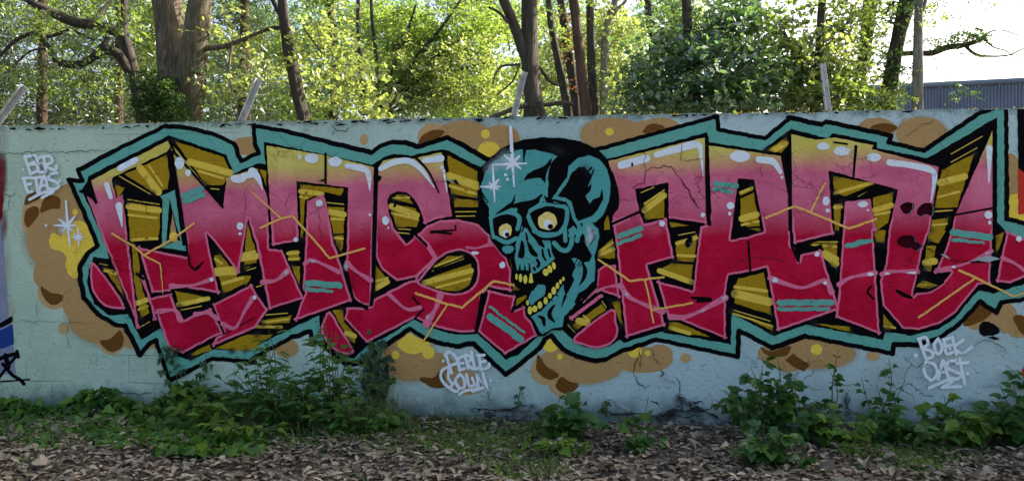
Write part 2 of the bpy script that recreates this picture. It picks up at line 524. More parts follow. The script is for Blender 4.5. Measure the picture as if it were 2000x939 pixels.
# ------------------------------------------------------------------ the wall
WX0, WX1, WZ = -7.2, 7.6, 2.6
wall = empty('graffiti_wall', (0, 0, 0), 'long pale mint block wall painted with red graffiti letters and a teal skull', 'wall')
wall['kind'] = 'thing'
def build_wall():
    # plaster skin: one face with a ragged broken foot, a slightly uneven top and the knocked-out holes
    px_foot = [(-60, 800), (60, 802), (330, 806), (600, 814), (760, 818), (860, 820), (905, 818), (932, 808), (955, 806), (985, 797), (1020, 800), (1036, 794), (1052, 808),
               (1075, 826), (1110, 828), (1150, 829), (1195, 824), (1206, 812), (1228, 808), (1250, 816), (1290, 812), (1308, 801), (1322, 796),
               (1345, 800), (1362, 797), (1380, 806), (1398, 812), (1412, 824), (1450, 838), (1600, 842), (1640, 838), (1652, 824), (1668, 822), (1676, 838), (2060, 852)]
    foot = [on_wall(*p) for p in px_foot]
    foot = [(x, max(z, 0.0)) for x, z in foot]
    fl = [(WX0, -0.2), ] + [(foot[0][0], -0.2)] + foot + [(foot[-1][0], -0.2), (WX1, -0.2)]
    fl = wob2 = densify(np.array(fl), False, 0.03)
    rr = np.random.default_rng(3)
    j = np.convolve(rr.normal(0, 1, len(fl)), np.ones(3) / 3, 'same')
    fl[:, 1] += j * 0.022 * (fl[:, 1] > 0.004)
    xs = np.arange(WX1, WX0, -0.04)
    tz = WZ + 0.004 * np.sin(xs * 3.1) + 0.003 * np.sin(xs * 9.7) - 0.012 * (rr.random(len(xs)) > 0.93)
    top = np.stack([xs, tz], 1)
    loop = np.concatenate([fl, top, [[WX0, WZ]]])
    holes = [to_wall(h) for h in HOLES]
    V, F = tri(loop, holes, cut=False)
    V3 = np.stack([V[:, 0], np.zeros(len(V)), V[:, 1]], 1)
    bm = bmesh.new()
    vv = [bm.verts.new(v) for v in V3]
    for f in F:
        a, b, c = (V3[i] for i in f)
        g = f if np.cross(b - a, c - a)[1] < 0 else f[::-1]
        bm.faces.new([vv[i] for i in g])
    be = [e for e in bm.edges if len(e.link_faces) == 1]
    r = bmesh.ops.extrude_edge_only(bm, edges=be)
    for v in [g for g in r['geom'] if isinstance(g, bmesh.types.BMVert)]: v.co.y += 0.022
    me = bpy.data.meshes.new('plaster_skin'); bm.to_mesh(me); bm.free(); me.materials.append(M_WALL)
    link('plaster_skin', me, wall)
    # concrete blockwork behind it
    bm = bmesh.new()
    n = 240
    ff = []
    for i in range(n + 1):
        x = WX0 + (WX1 - WX0) * i / n
        h = WZ - 0.003 + 0.004 * math.sin(x * 3.1) + 0.003 * math.sin(x * 9.7) + rr.normal(0, 0.003)
        ff.append([bm.verts.new((x, y, z)) for (y, z) in ((0.021, -0.2), (0.021, h - 0.012), (0.028, h), (0.11, h + 0.006), (0.2, h), (0.2, -0.2))])
    for a, b in zip(ff[:-1], ff[1:]):
        for k in range(5):
            f = bm.faces.new((a[k], b[k], b[k + 1], a[k + 1]))
            f.material_index = 1 if k in (1, 2, 3) else 0
    bm.faces.new(ff[0][::-1]); bm.faces.new(ff[-1])
    me = bpy.data.meshes.new('concrete_core'); bm.to_mesh(me); bm.free()
    me.materials.append(M_CORE); me.materials.append(M_TOP)
    link('concrete_core', me, wall)
    # maroon paint in three holes, darkened for depth; two blackened as recess shade
    for i, h in enumerate(HOLES):
        c = h.mean(0)
        W = to_wall(np.concatenate([[c], c + (h - c) * 1.15]))
        n = len(W) - 1
        y = 0.0195 + np.random.default_rng(i).normal(0, 0.0007, n + 1)
        V3 = np.stack([W[:, 0], y, W[:, 1]], 1)
        F = [(0, 1 + k, 1 + (k + 1) % n) for k in range(n)]
        link('painted_hole_shade', mesh_np('painted_hole_shade', V3, F, M_MAROON if i < 3 else M_CRACK), wall)
build_wall()

# ---- brown spray clouds (lowest paint)
def circ(lst):
    return [wobble(ellipse(*a), 0.8) for a in lst]
soft('cloud_haze', M_SBROWN, [(108, 468, 72, 76, 2.2, 0), (205, 620, 86, 64, 2.2, 0), (800, 700, 64, 56, 2.0, 0), (1132, 712, 100, 46, 2.0, 0), (1600, 690, 84, 38, 2.0, 0), (905, 270, 70, 42, 2.0, 0), (1195, 262, 74, 38, 2.0, 0), (1800, 262, 60, 40, 2.0, 0)], wall)
paint('cloud_rim', M_RIM, circ([(72, 412, 28, 38), (66, 430, 24, 34), (218, 655, 31, 37), (105, 568, 32, 36), (846, 268, 30, 28), (898, 742, 46, 26, 22, .3),
    (1100, 745, 30, 30), (1070, 722, 34, 30), (1280, 251, 34, 18)]) + circ([(60, 412, 16, 24)]), wall)
paint('painted_cloud', M_BROWN, circ([(108, 468, 57, 62), (140, 405, 42, 48), (118, 535, 54, 40), (205, 620, 72, 52), (160, 585, 40, 44), (268, 660, 40, 22), (300, 640, 30, 40), (345, 440, 10, 42),
    (485, 285, 32, 18), (905, 270, 58, 34), (978, 270, 38, 26), (1195, 262, 62, 32), (1258, 258, 36, 22), (1290, 250, 40, 20), (1712, 252, 38, 22), (1800, 262, 50, 34), (1800, 285, 30, 20), (1975, 345, 18, 45)])
    + circ([(800, 700, 52, 44), (845, 715, 45, 28), (560, 680, 24, 18), (1132, 712, 86, 38), (1255, 702, 60, 26), (1290, 690, 24, 18), (1600, 690, 72, 30), (1512, 690, 32, 22), (1960, 620, 28, 30), (1908, 610, 32, 34), (1990, 640, 24, 20), (1540, 705, 30, 22)]), wall)
paint('cloud_shade', M_DBROWN, [poly('A 180,640 200,570 290,540 300,580 240,620', .8, True), poly('A 178,740 200,670 270,650 285,710 205,805', .8, True), poly('A 300,700 310,620 370,568 440,590 438,665 370,670', .8, True),
    poly('B 300,295 380,345 465,360 440,415 380,432 320,380', .8, True), poly('B 730,690 800,685 875,620 905,660 895,740 830,778 770,750', .8, True), poly('B 905,590 945,600 940,655 915,640', .8),
    poly('C 1270,195 1290,140 1360,95 1455,95 1420,150', .8, True), poly('E 1395,95 1420,60 1490,45 1550,65 1550,85 1400,120', .8, True), poly('I 750,190 800,160 870,155 950,180 900,225 850,215', .8, True),
    poly('K 1230,205 1330,205 1380,160 1420,260 1340,280 1270,250', .8, True), poly('N 330,42 385,120 480,185 440,215 380,212 320,150', .8, True), poly('N 490,200 560,235 615,248 600,290 540,320 480,300 455,258', .8, True),
    poly('L 40,15 110,40 190,0 230,15 190,55 110,58 50,40', .8, True), poly('L 190,85 250,35 310,80 370,115 330,160 270,140', .8), poly('J 1430,690 1560,540 1640,600 1580,660 1500,690', .8, True), poly('J 1800,630 1878,632 1878,760 1830,720', .8, True),
    poly('H 1220,740 1310,770 1430,730 1440,770 1350,810 1270,800', .8, True)], wall)
paint('cloud_spot', M_RIM, [EL('B', 465, 605, 38, 42), EL('C', 868, 160, 30, 40), EL('N', 1375, 68, 38, 36), EL('L', 815, 55, 48, 32)], wall)
paint('yellow_spot', M_YEL, [EL('A', 552, 692, 20, 22), EL('C', 1758, 120, 32, 34), EL('E', 1135, 108, 33, 30), EL('D', 1097, 800, 30, 30), EL('N', 485, 58, 20, 22), EL('N', 1105, 33, 20, 20), EL('L', 415, 8, 42, 40),
    EL('F', 685, 870, 62, 58), EL('N', 1015, 22, 50, 42), EL('P', 1183, 257, 1.5)], wall)
paint('yellow_blob', M_YEL, [poly('A 370,860 400,845 450,870 500,780 580,755 640,790 700,930 B 700,0 620,60 590,130 590,210 560,240 510,215 480,150 490,90 450,40 370,15', .8, True),
    poly('D 1115,710 1200,640 1260,670 1345,695 1350,740 1290,780 1200,790 1140,760', .8, True), EL('D', 1340, 780, 46, 48), EL('C', 1785, 240, 82, 66),
    poly('I 1755,690 1830,665 1878,680 1878,870 1750,850', .6)], wall)

# ---- left and right neighbouring paintings
lp = paint('painted_panel', M_LILAC, [poly('A -120,60 0,60 6,330 16,700 B 34,40 66,510 92,720 104,780 116,939 -120,939', 1.2)], wall)
paint('panel_red', M_DRED, [poly('A -120,330 10,335 30,400 28,560 20,720 0,760 -120,800', .9)], lp)
soft('panel_fade', M_SDRED, [(5, 345, 12, 60, 1.2, 0), (4, 320, 12, 30, .9, 0), (9, 440, 9, 40, .8, 0)], lp)
soft('panel_fade', M_SGREY, [(8, 270, 14, 50, .5, 0), (14, 520, 12, 70, .5, 0), (20, 610, 12, 40, .5, 0)], lp)
paint('panel_blue', M_BLUE, [poly('B -120,680 95,575 104,720 -120,800', .7)], lp)
paint('panel_black', M_BLACK, [poly('B -120,630 92,510 92,560 -120,660', .6), ST('M -40,250 60,120 110,60', 6), ST('M 20,110 90,190 150,225 170,250', 7), ST('M -60,240 130,225 210,218', 3), ST('M 40,50 60,130', 10), ST('M 120,20 130,60', 7), ST('M -40,90 30,60 100,40', 8)], lp)
rp = paint('painted_panel', M_RED, [poly('I 1832,480 1878,500 2150,520 2150,830 1834,820', .6)], wall)
paint('panel_black', M_BLACK, [poly('I 1828,40 2150,10 2150,520 1878,515 1835,480', .6), poly('L 1870,340 2000,290 2000,560 1740,500', .8)], rp)
paint('panel_red_spot', M_RED, [EL('L', 1990, 170, 122, 90)], rp)

# ---- teal surround with its black line
outer = [('A 507,455 605,465 575,385 835,245 1215,62 1365,72 1560,118 1720,190 1768,318 C 95,258 68,190 58,60 290,98 600,178 920,255 1000,200 1080,180 1170,182 1262,215 1480,145 1560,185 1790,315 E 300,330 700,300 1040,265',
          'G 0,240 880,-4 905,-6 912,88 1252,152 1440,5 I 150,110 390,165 425,142 905,245 882,292 1142,355 1530,92 1665,38 1745,36 1750,560 1750,855 1878,885 2000,900 J 2000,480 1878,505 1710,525 1675,600 1552,520 1400,690 1250,790 1100,838 925,832 912,900 270,772 30,862',
          'H 1320,750 1062,620 1055,812 460,685 180,778 90,830 N 740,88 600,55 500,0 F 690,800 640,830 N 340,0 180,130 100,185 0,90',
          'D 1670,712 1545,735 1440,715 1320,680 1205,605 960,775 860,850 740,870 560,720 490,700 475,625 340,670 150,770 0,860 B 1878,850 1560,825 1400,910',
          'M 1200,228 B 1145,690 1100,710 1030,800 920,583 850,580 720,500 620,380 590,250 590,150 640,60 720,0 A 620,700')]
OUT = T(' '.join(outer[0]))
inner = T('A 600,530 640,470 645,430 1200,150 1240,130 1660,270 1690,340 1715,410 1878,340 C 110,335 145,342 130,178 160,182 930,345 1010,290 1090,265 1210,278 1440,230 1470,235 1745,375 E 300,500 700,500 1080,330 '
          'G 90,305 830,108 845,180 1240,240 1420,100 1450,80 I 170,195 440,265 470,225 800,292 800,335 1170,410 1680,110 1680,880 1760,960 J 1960,330 1878,395 1650,460 1540,440 1370,640 1250,720 1050,770 860,740 845,800 330,700 280,690 50,770 '
          'H 1310,655 1010,490 1005,720 480,630 220,710 190,690 F 1130,885 1050,902 950,892 860,838 780,765 720,700 640,760 600,800 440,945 345,985 '
          'D 1878,800 1700,645 1560,652 1420,622 1230,540 1080,640 890,733 800,822 720,818 590,735 545,620 540,510 360,592 0,775 B 1878,770 1560,760 1400,840 1290,800 1180,600 1040,690 940,500 800,510 690,425 640,280 650,180 690,80 800,95 A 780,939')
sur = paint('painted_surround', M_TEAL, [wobble(densify(OUT, True, 6), .6)], wall)
paint('surround_shadow', M_BLACK, [wobble(densify(inner, True, 6), .9)], sur)
def loopstroke(P, w):   # closed line as several strokes so that it stays thin and simple
    P = np.concatenate([P, P[:1]]); out = []
    for i in range(0, len(P) - 1):
        seg = densify(P[i:i + 2], False, 5)
        if np.hypot(*(seg[-1] - seg[0])) > 2: out.append(ribbon(wobble(seg, 1.0), w * (0.85 + 0.3 * random.random())))
    return out
segs = []
for a, b in zip(OUT, np.roll(OUT, -1, axis=0)):
    if 940 < (a[0] + b[0]) / 2 < 1180 and (a[1] + b[1]) / 2 < 420: continue
    segs.append(ribbon(wobble(densify(np.array([a, b]), False, 5), .9), 8 + 2.4 * random.random()))
paint('surround_line', M_BLACK, segs + [EL('I', 1745, 588, 12)], sur)
paint('surround_patch', M_TEAL, [poly('A 1175,575 1285,530 1340,939 B 1360,0 1375,38 1140,5 A 1190,939 1195,600', .6)], sur)
paint('surround_line', M_BLACK, [poly('A 1245,595 1325,900 1220,925', .5)], sur)
paint('surround_fleck', M_BROWN, [poly('A 1268,700 1308,910 1240,905', .5)], sur)
paint('surround_fleck', M_YEL, [EL('A', 1275, 872, 30, 36)], sur)

# ---- gold block shading between the letters, with light streaks
GOLD = '''A 915,415 1225,275 1245,440 1230,520 1130,550|A 845,485 915,520 865,590|A 1282,172 1640,290 1690,400 1640,495 1512,492|A 935,620 1175,655 1172,850 1155,890 960,910|B 755,155 850,180 910,370
B 968,-30 1005,10 1030,150 1020,210 1070,400 1095,490 1035,530 985,250|B 1572,72 1620,60 1745,228 1840,215 1828,262 1640,348|B 1285,330 1545,380 1460,420 1320,450|B 1405,810 1410,785 1540,718 1555,762|B 1580,750 1800,655 1890,650 1890,740 1830,765
C 18,775 50,900 65,939 D 80,120 0,170 B 1790,150 1800,60 A 1800,939 1815,800|D 310,40 385,30 395,110 322,108|D 335,142 400,150 395,292|D 0,220 40,230 0,290|D 100,550 340,508 322,560 130,575|D 45,575 270,583 265,607 50,600|D 0,650 205,650 40,760 -100,770
D 640,470 712,468 722,560 805,650 803,712 760,690|D 948,130 1045,250 942,342|D 1290,262 1400,215 1650,132 1668,200 1640,290 1560,332 1450,326 1340,288|D 1395,142 1480,75 1590,72 1370,160|C 105,380 150,390 152,505
C 398,490 720,520 700,572 580,545 435,600 420,880 405,880|C 605,652 725,660 715,939 665,939|C 645,860 715,860 D 715,10 700,45 670,0|C 1080,600 1110,565 1180,565 1235,640|C 1072,628 1250,668 1272,750 1255,800 1110,800 1070,690|C 1478,275 1702,395 1700,592 1510,570|C 1525,590 1702,607 1705,655 1535,655
G 365,640 515,520 515,735 372,745|G 1072,540 1160,500 1222,830 1130,815 1078,740|G 1265,240 1420,145 1415,215 1330,258|G 555,765 700,790 565,802|G 600,930 755,852 750,939 H 745,0 735,120 610,110|H 465,182 580,120 725,137 712,272
H 1030,290 1060,240 1245,195 1303,505 1030,420|H 1010,480 1310,580 1312,622|H 550,557 620,560 855,665 640,640 550,612|H 20,45 150,5 155,90 25,92|H 132,410 185,400 207,582|H 1680,0 1780,0 1776,165 1740,150|H 1610,567 1878,592 1878,630
I 5,345 140,255 140,320 95,370|I 475,540 780,598 560,690 488,660|I 480,752 540,735 520,939 490,939|I 768,700 920,660 880,880 800,939 780,939|I 1272,498 1510,375 1385,770 1220,782|I 1200,860 1325,850 1290,939 1190,939|J 1180,0 1302,0 1250,95 1170,80|J 1160,112 1232,112 1190,300 1145,290
J 310,95 505,95 500,282 460,250 400,120|J 775,0 862,0 850,90 790,85|J 840,610 940,722 850,722|J 1670,40 1732,10 1690,140 1670,160|J 1085,410 1130,365 1250,400 1180,425|F 850,720 1075,560 1110,605 882,760|F 425,520 500,490 505,510 425,575|F 395,395 540,440 400,458|F 375,210 395,215 390,295|F 1045,160 1160,60 1178,212 1045,205|F 1160,545 1215,540 1230,720 1215,700|E 1095,800 1125,740 1140,850 1095,860'''
gl = [wobble(densify(T(s), True, 6), .8) for s in GOLD.replace('\n', '|').split('|')]
gold = wall
paint('painted_block_side', M_GOLD, gl, wall)
LGT = '''A 1030,370 1165,545|15;A 1095,350 1195,500|4;A 1395,325 1690,405|14;A 1460,392 1640,445|5;A 945,650 1170,680|12;A 948,712 1150,735|5;A 965,895 1155,885|6;B 770,180 860,205|6;B 1000,420 1080,395|10;B 1020,465 1085,440|5;B 1590,190 1730,180|18;B 1635,275 1780,235|7;B 1310,430 1530,385|9;B 1580,95 1630,130|5
D -30,90 78,75|14;D -30,60 70,40|5;D 312,55 385,48|7;D 320,98 392,92|5;D 130,560 320,535|4;D 50,590 265,595|5;D 740,640 800,660|10;D 950,260 1040,235|5;D 948,315 1040,262|11;D 1310,270 1655,180|11;D 1400,305 1645,240|5;D 1390,150 1590,76|4
C 405,540 560,560|10;C 402,580 450,590|5;C 612,690 722,710|12;C 630,742 720,745|5;C 655,880 712,885|5;C 1072,650 1255,715|13;C 1075,700 1262,745|5;C 1490,430 1700,500|17;C 1500,500 1690,560|6;C 1085,590 1200,585|4
G 370,680 515,570|12;G 372,630 512,535|4;G 1075,550 1160,515|6;G 1085,740 1190,710|14;G 1085,785 1205,760|5;G 1330,240 1418,185|8;H 480,182 715,265|11;H 615,70 742,75|6;G 610,920 750,880|8;H 1035,300 1265,330|7;H 1035,350 1285,410|17;H 560,600 700,640|8;H 1020,495 1310,590|3;H 25,80 150,25|5;H 1690,60 1775,130|14
I 490,665 760,590|7;I 20,350 130,290|5;I 490,770 535,765|8;I 780,790 905,755|11;I 780,825 890,805|5;I 1260,590 1440,545|14;I 1245,695 1400,655|5;I 1225,800 1350,790|3;I 1205,900 1310,890|4;J 320,105 500,120|4;J 415,165 500,210|12;J 1150,235 1220,225|14;J 850,700 930,712|4;F 900,690 960,700|14;F 940,650 985,690|4;F 1050,185 1165,130|4;F 1045,170 1160,95|5'''
ls = []
for s in LGT.replace('\n', ';').split(';'):
    p, w = s.split('|'); ls.append(ST(p, float(w) * 0.95))
paint('gold_streak', M_GOLDL, ls, gold)
paint('gold_hairline', M_GOLDL, [ST(s, 1.8) for s in ('A 880,430 1105,560', 'A 940,600 1170,635', 'A 1550,520 1610,525', 'B 735,130 790,142', 'B 1330,470 1480,440', 'B 1040,590 1100,555', 'B 1810,180 1878,160', 'D 80,300 120,290', 'D 150,505 310,492', 'D 1370,185 1600,95',
    'C 1120,815 1210,820', 'C 1100,840 1200,850', 'C 600,622 720,635', 'C 1540,690 1690,688', 'C 1545,722 1680,720', 'G 345,550 440,510', 'G 620,860 740,838', 'I 1340,380 1570,250', 'I 1340,440 1530,335', 'I 660,690 790,610', 'H 1025,470 1290,550', 'F 1080,540 1110,585', 'F 820,720 870,775', 'G 1590,915 1780,908', 'J 340,82 510,86', 'J 1100,395 1200,400')], gold)
paint('shade_line', M_BLACK, [ST(s, w) for s, w in (('C 1070,605 1245,645', 5), ('C 1520,570 1700,600', 5), ('G 1080,580 1160,545', 5), ('G 1120,808 1215,800', 4), ('C 645,858 718,852', 3), ('H 580,120 730,130', 4), ('I 640,690 800,605', 4), ('I 1225,782 1355,780', 4), ('H 1015,440 1300,520', 4), ('D 1390,185 1640,95', 6), ('J 1165,80 1260,105', 4), ('B 1790,150 1878,130', 4), ('D 315,120 400,125', 5), ('H 600,112 730,130', 3), ('J 1680,20 1720,5', 4))], gold)

# soft black shading sprayed into the corners of the gold sides
rs = random.Random(4)
sp = []
for P in gl:
    if np.ptp(P[:, 0]) * np.ptp(P[:, 1]) < 500: continue
    ex = [P[P[:, 0].argmin()], P[P[:, 1].argmax()], P[(P[:, 1] - P[:, 0]).argmax()], P[P[:, 1].argmin()]]
    for q in rs.sample(ex, 2): sp.append((q[0], q[1], rs.uniform(9, 15), rs.uniform(8, 12), .5, rs.uniform(0, 3)))
soft('black_overspray', M_SBLACK, sp, wall)
# ---- the letters
LET = {
 'left_bar': ['A 675,460 1235,170 1258,205 1228,252 835,435 822,452 858,590 905,560 945,939 B 950,0 1020,600 780,0 A 642,572 715,620'],
 'half_disc': ['B 695,125 915,425 850,460 760,430 690,345 668,230'],
 'm': ['A 1255,190 1300,240 1640,655 1668,440 1690,430 C 90,372 165,600 175,939 D 175,20 270,30 430,385 175,462 85,0 C 20,735 B 1790,0 1755,200 1600,0 A 1520,845 B 1540,20 1612,345 1260,288 1255,330 1120,345 1020,10 1375,80 A 1375,900'],
 'e_foot': ['B 1045,225 1115,380 1258,346 1330,548 1550,455 1645,640 1580,662 1345,788 1240,742 1150,490 1140,540'],
 'e_toe': ['B 1562,430 1850,283 1890,355 D 165,465 B 1878,600 1560,732 1592,665 1650,640'],
 'n': ['C 155,205 600,280 940,362 935,939 D 925,435 900,437 845,425 790,370 735,225 C 745,939 755,512 375,465 392,903 200,935 180,600'],
 'n_stem': ['C 455,612 570,560 600,640 650,939 D 660,0 780,400 365,546 400,432 440,345 420,320 440,0 C 440,939'],
 's': ['C 975,370 1010,318 1100,295 1210,305 1440,255 1480,500 1515,722 1420,738 1315,776 1285,680 1240,595 1180,546 1110,541 1060,564 1042,610 1050,690 1090,810 1180,925 1250,862 1340,939 D 1395,95 1258,228 1110,257 1000,170 955,80 C 950,700'],
 's_belly': ['C 1262,858 1330,792 1430,752 1560,746 1700,777 1790,860 1800,939 F 220,60 350,210 385,300 385,463 212,430 195,460 165,490 125,770 D 1700,630 1560,632 1400,596 1245,525 890,707 728,535 745,450 870,450 925,440 940,392 1200,256 1260,250 1395,95 C 1335,925'],
 'drop': ['D 620,480 700,600 797,770 720,792 640,752 575,672 555,600 580,530'],
 'foot_wedge': ['F 215,455 415,500 400,610 485,578 500,650 545,700 582,800 340,945 135,770'],
 'half_disc_r': ['F 862,812 1150,600 1190,700 1200,800 1130,872 1030,897 930,872'],
 'strip': ['F 830,662 1060,488 1085,495 1080,510 850,682'],
 'f_tail': ['F 1045,300 1100,262 1180,265 1215,512 1060,455 930,540 1000,470 1035,420'],
 'f': ['G 105,320 815,145 825,775 548,735 545,475 300,525 332,688 140,768 130,500'],
 'f_stem': ['G 140,785 335,697 366,780 528,738 H 585,85 390,140 522,580 235,668 165,0'],
 'a': ['G 840,205 1375,285 1425,540 1440,939 H 1465,0 1500,120 1515,60 1660,30 1795,465 1345,620 1265,158 1150,187 985,215 965,340 965,677 535,505 465,257 700,318 725,330 760,0 G 780,800 835,780 860,700'],
 't': ['I 165,235 350,278 490,260 770,318 755,345 1245,475 1235,560 1180,939 J 1130,130 1055,482 1085,456 1190,441 1280,380 1340,300 1215,311 1290,150 1340,0 I 1362,840 1640,210 1648,939 J 1640,0 1620,390 1535,396 1370,602 1250,682 1100,727 985,717 835,545 815,375 860,230 880,0 I 950,640 440,500 465,900 J 480,25 190,95 I 175,939'],
 't_stem': ['I 560,730 745,708 785,939 J 765,0 815,757 490,632 515,440 545,0'],
 'edge_disc': ['J 1745,5 1878,60 1960,100 1960,290 1878,337 1770,387 1668,372 1705,180'],
}
CURVED = {'half_disc', 'drop', 'half_disc_r'}
LETLAB = {'half_disc': 'crimson half disc left of the first letter', 'half_disc_r': 'crimson half disc right of the skull jaw'}
HOLEL = {'a': ['G 1055,445 1172,455 1245,833 1130,870 1000,895'], 's_belly': ['D 1262,246 1400,112 1500,50 1600,40 1680,90 1702,170 1682,280 1605,338 1500,345 1380,312']}
letters = {}
for k, ss in LET.items():
    loops = []
    edge = []
    for s in ss:
        P = T(s)
        if k in CURVED: P = spline(P, True, 5)
        loops.append(wobble(densify(P, True, 5), .6))
    hl = [wobble(spline(T(h), True, 5) if k == 's_belly' else densify(T(h), True, 5), .5) for h in HOLEL.get(k, [])]
    ob = paint('painted_letter', M_LETTER, loops, wall, holes=hl, label=LETLAB.get(k))
    letters[k] = ob
    for s in ss + HOLEL.get(k, []):
        P = T(s)
        if k in CURVED or (k == 's_belly' and s in HOLEL.get(k, [])): P = spline(P, True, 6)
        ar = 0.5 * np.sum(P[:, 0] * np.roll(P[:, 1], -1) - np.roll(P[:, 0], -1) * P[:, 1])
        sg = (1 if ar > 0 else -1) * (-1 if s in HOLEL.get(k, []) else 1)
        for a, b in zip(P, np.roll(P, -1, axis=0)):
            if max(a[1], b[1]) < 425: continue
            L_ = np.hypot(*(b - a))
            if L_ < 3: continue
            d = (b - a) / L_; nn = np.array([-d[1], d[0]]) * sg
            a2, b2 = a.copy(), b.copy()
            if a2[1] < 425: a2 = a + (b - a) * ((425 - a[1]) / (b[1] - a[1]))
            if b2[1] < 425: b2 = b + (a - b) * ((425 - b[1]) / (a[1] - b[1]))
            edge.append(ribbon(wobble(densify(np.array([a2, b2]) + nn * 2.2, False, 5), .7), 3.4 + random.random() * 1.2))
    if edge: paint('pink_edge', M_PINK, edge, ob)
    letters[k + '_'] = ob
# strokes inside letters
paint('letter_line', M_BLACK, [ST('C 590,265 590,480', 4.5), ST('C 1245,290 1340,390 1420,550', [5, 4, 3], True), ST('C 1365,838 1545,822 1538,790', [6, 4, 3]), ST('C 1370,835 1510,850', 4), ST('D 1230,375 1303,465 1245,528', 4), ST('C 1250,860 1330,939', 4),
    ST('B 1012,205 1060,240', 6), ST('C 965,360 955,600 945,939 D 940,300 925,430', [7, 9, 7]), ST('C 960,470 985,440', 8), ST('D 740,200 780,350 800,410', [10, 8, 4]), ST('D 840,425 890,455', 7),
    ST('B 1405,150 1440,175 1495,120', [4, 6, 3]), ST('B 1560,432 1650,640', 4), ST('B 1640,650 1878,520', 2), ST('A 600,540 690,560 712,620', 6), ST('A 1250,175 1290,260 1640,655', 5), ST('A 1270,250 1380,939', 4), ST('B 1375,0 1400,140', 4),
    ST('B 1120,350 1258,340', 4), ST('B 1545,700 1560,740', 4)], wall)
paint('letter_line', M_BLACK, [ST('G 825,145 835,700 845,780', [7, 9, 8]), ST('G 1435,110 1435,820', [5, 8, 7]), ST('G 1385,290 1430,560', [9, 6]), ST('H 1130,-30 1145,190', 4.5), ST('I 640,325 622,545', [6, 4]), ST('I 1365,825 1645,775', 4), ST('I 480,295 575,308', 4), ST('G 140,775 335,690', 5),
    ST('J 165,0 170,120 480,40', 5), ST('H 715,378 850,392', [5, 9]), ST('H 760,405 840,398', 6), ST('J 750,410 725,450 770,500', 5, True), ST('J 940,440 990,470 1045,490', [6, 9, 5]), ST('J 1070,450 1180,440 1280,380', 3, True), ST('J 205,125 225,230', [6, 3]), ST('J 230,170 385,110', 5),
    ST('F 1035,425 920,545', 5), ST('F 960,525 945,490', 3), ST('H 1450,0 1490,110', [6, 3]), ST('F 395,615 410,580', 6), ST('F 165,490 120,770', 7), ST('I 1650,210 1650,939 J 1645,390', 6)], wall)

# sheens, stripes, thin lines, highlights: each belongs to the letter it lies on
def on(k): return letters[k]
SH = {'e_foot': ['B 1170,480 1290,470 1330,540|11'], 'm': ['B 1270,298 1430,285 1570,240|9', 'D 130,265 230,250 310,185|11'], 'n_stem': ['D 440,130 500,105 690,190|9'], 'n': ['D 750,120 800,175 920,250|10'],
      's_belly': ['D 1050,350 1180,460 1280,452|9', 'D 1430,360 1400,450 1330,570|14', 'F 50,130 120,135 210,110|6'], 'e_toe': ['B 1640,570 1730,600 1800,480 1860,380|9'], 'e_foot2': ['B 1440,500 1530,490 1600,530|10'],
      'f_stem': ['H 195,290 260,375 400,440 500,478|12'], 'f_tail': ['H 20,330 100,300 180,290|7'], 'a': ['H 560,520 700,510 960,380|12', 'H 1290,235 1400,275 1530,305 1690,255 1740,340|11'],
      't_stem': ['J 515,395 600,345 780,310|10'], 't': ['J 830,320 900,300 1090,300|10', 'J 1230,290 1450,240 1630,150|8'], 'edge_disc': ['J 1712,200 1800,240 1900,310|9']}
for k, v in SH.items():
    kk = k.rstrip('2')
    paint('pink_sheen', M_PINK, [ST(s.split('|')[0], [float(s.split('|')[1]) * 1.0, float(s.split('|')[1]) * .5, float(s.split('|')[1]) * 1.1], True) for s in v], on(kk))
SP = {'m': [('A 1350,575 1485,522', 12), ('A 1362,618 1498,565', 10)], 'n_stem': [('D 462,270 692,290', 12), ('D 455,317 640,332', [9, 5])], 'foot_wedge': [('F 225,580 490,780', 5), ('F 222,655 460,825', 14)],
      'f_stem': [('F 1205,100 1370,38', [7, 8]), ('E 1212,905 1375,845', 11)], 'a': [('G 890,483 1045,503', 10), ('G 875,524 1010,543', 8), ('H 1355,415 1735,415', 12), ('H 1355,463 1715,460', 7.5)],
      't': [('J 1355,15 1620,50', 13), ('J 1350,66 1580,92', [8, 4])], 't_stem': [('J 572,115 690,85 752,75', [9, 11, 7])]}
for k, v in SP.items():
    paint('teal_stripe', M_TEAL, [ribbon(wobble(densify(T(s), False, 4), 1.2), w) for s, w in v], on(k))
HI = {'left_bar': [('A 890,372 1005,312', 12), ('A 792,492 822,585', [11, 8]), ('A 882,645 905,800', [14, 2])], 'm': [('A 1790,430 1850,420', 12), ('C 55,400 95,440 130,528', [18, 9, 2])],
      'n': [('C 750,355 870,378 905,420 915,540', [10, 13, 10, 1.5])], 's': [('C 995,375 1090,330 1200,320 1290,380 1388,515', [10, 12, 12, 8, 1.5]), ('C 1315,315 1435,300', [11, 14]), ('C 1455,390 1480,550', [6, 1.5])],
      'f': [('G 200,350 385,300', 15), ('G 455,275 600,235 760,200 785,300 800,430', [11, 14, 15, 7, 1.5])], 'a': [('G 1205,308 1310,325 1365,400', [13, 14, 8])],
      't': [('I 885,442 1050,465 1190,500 1215,560 1188,730', [13, 12, 13, 9, 2]), ('I 1615,340 1612,590', [13, 2.5])]}
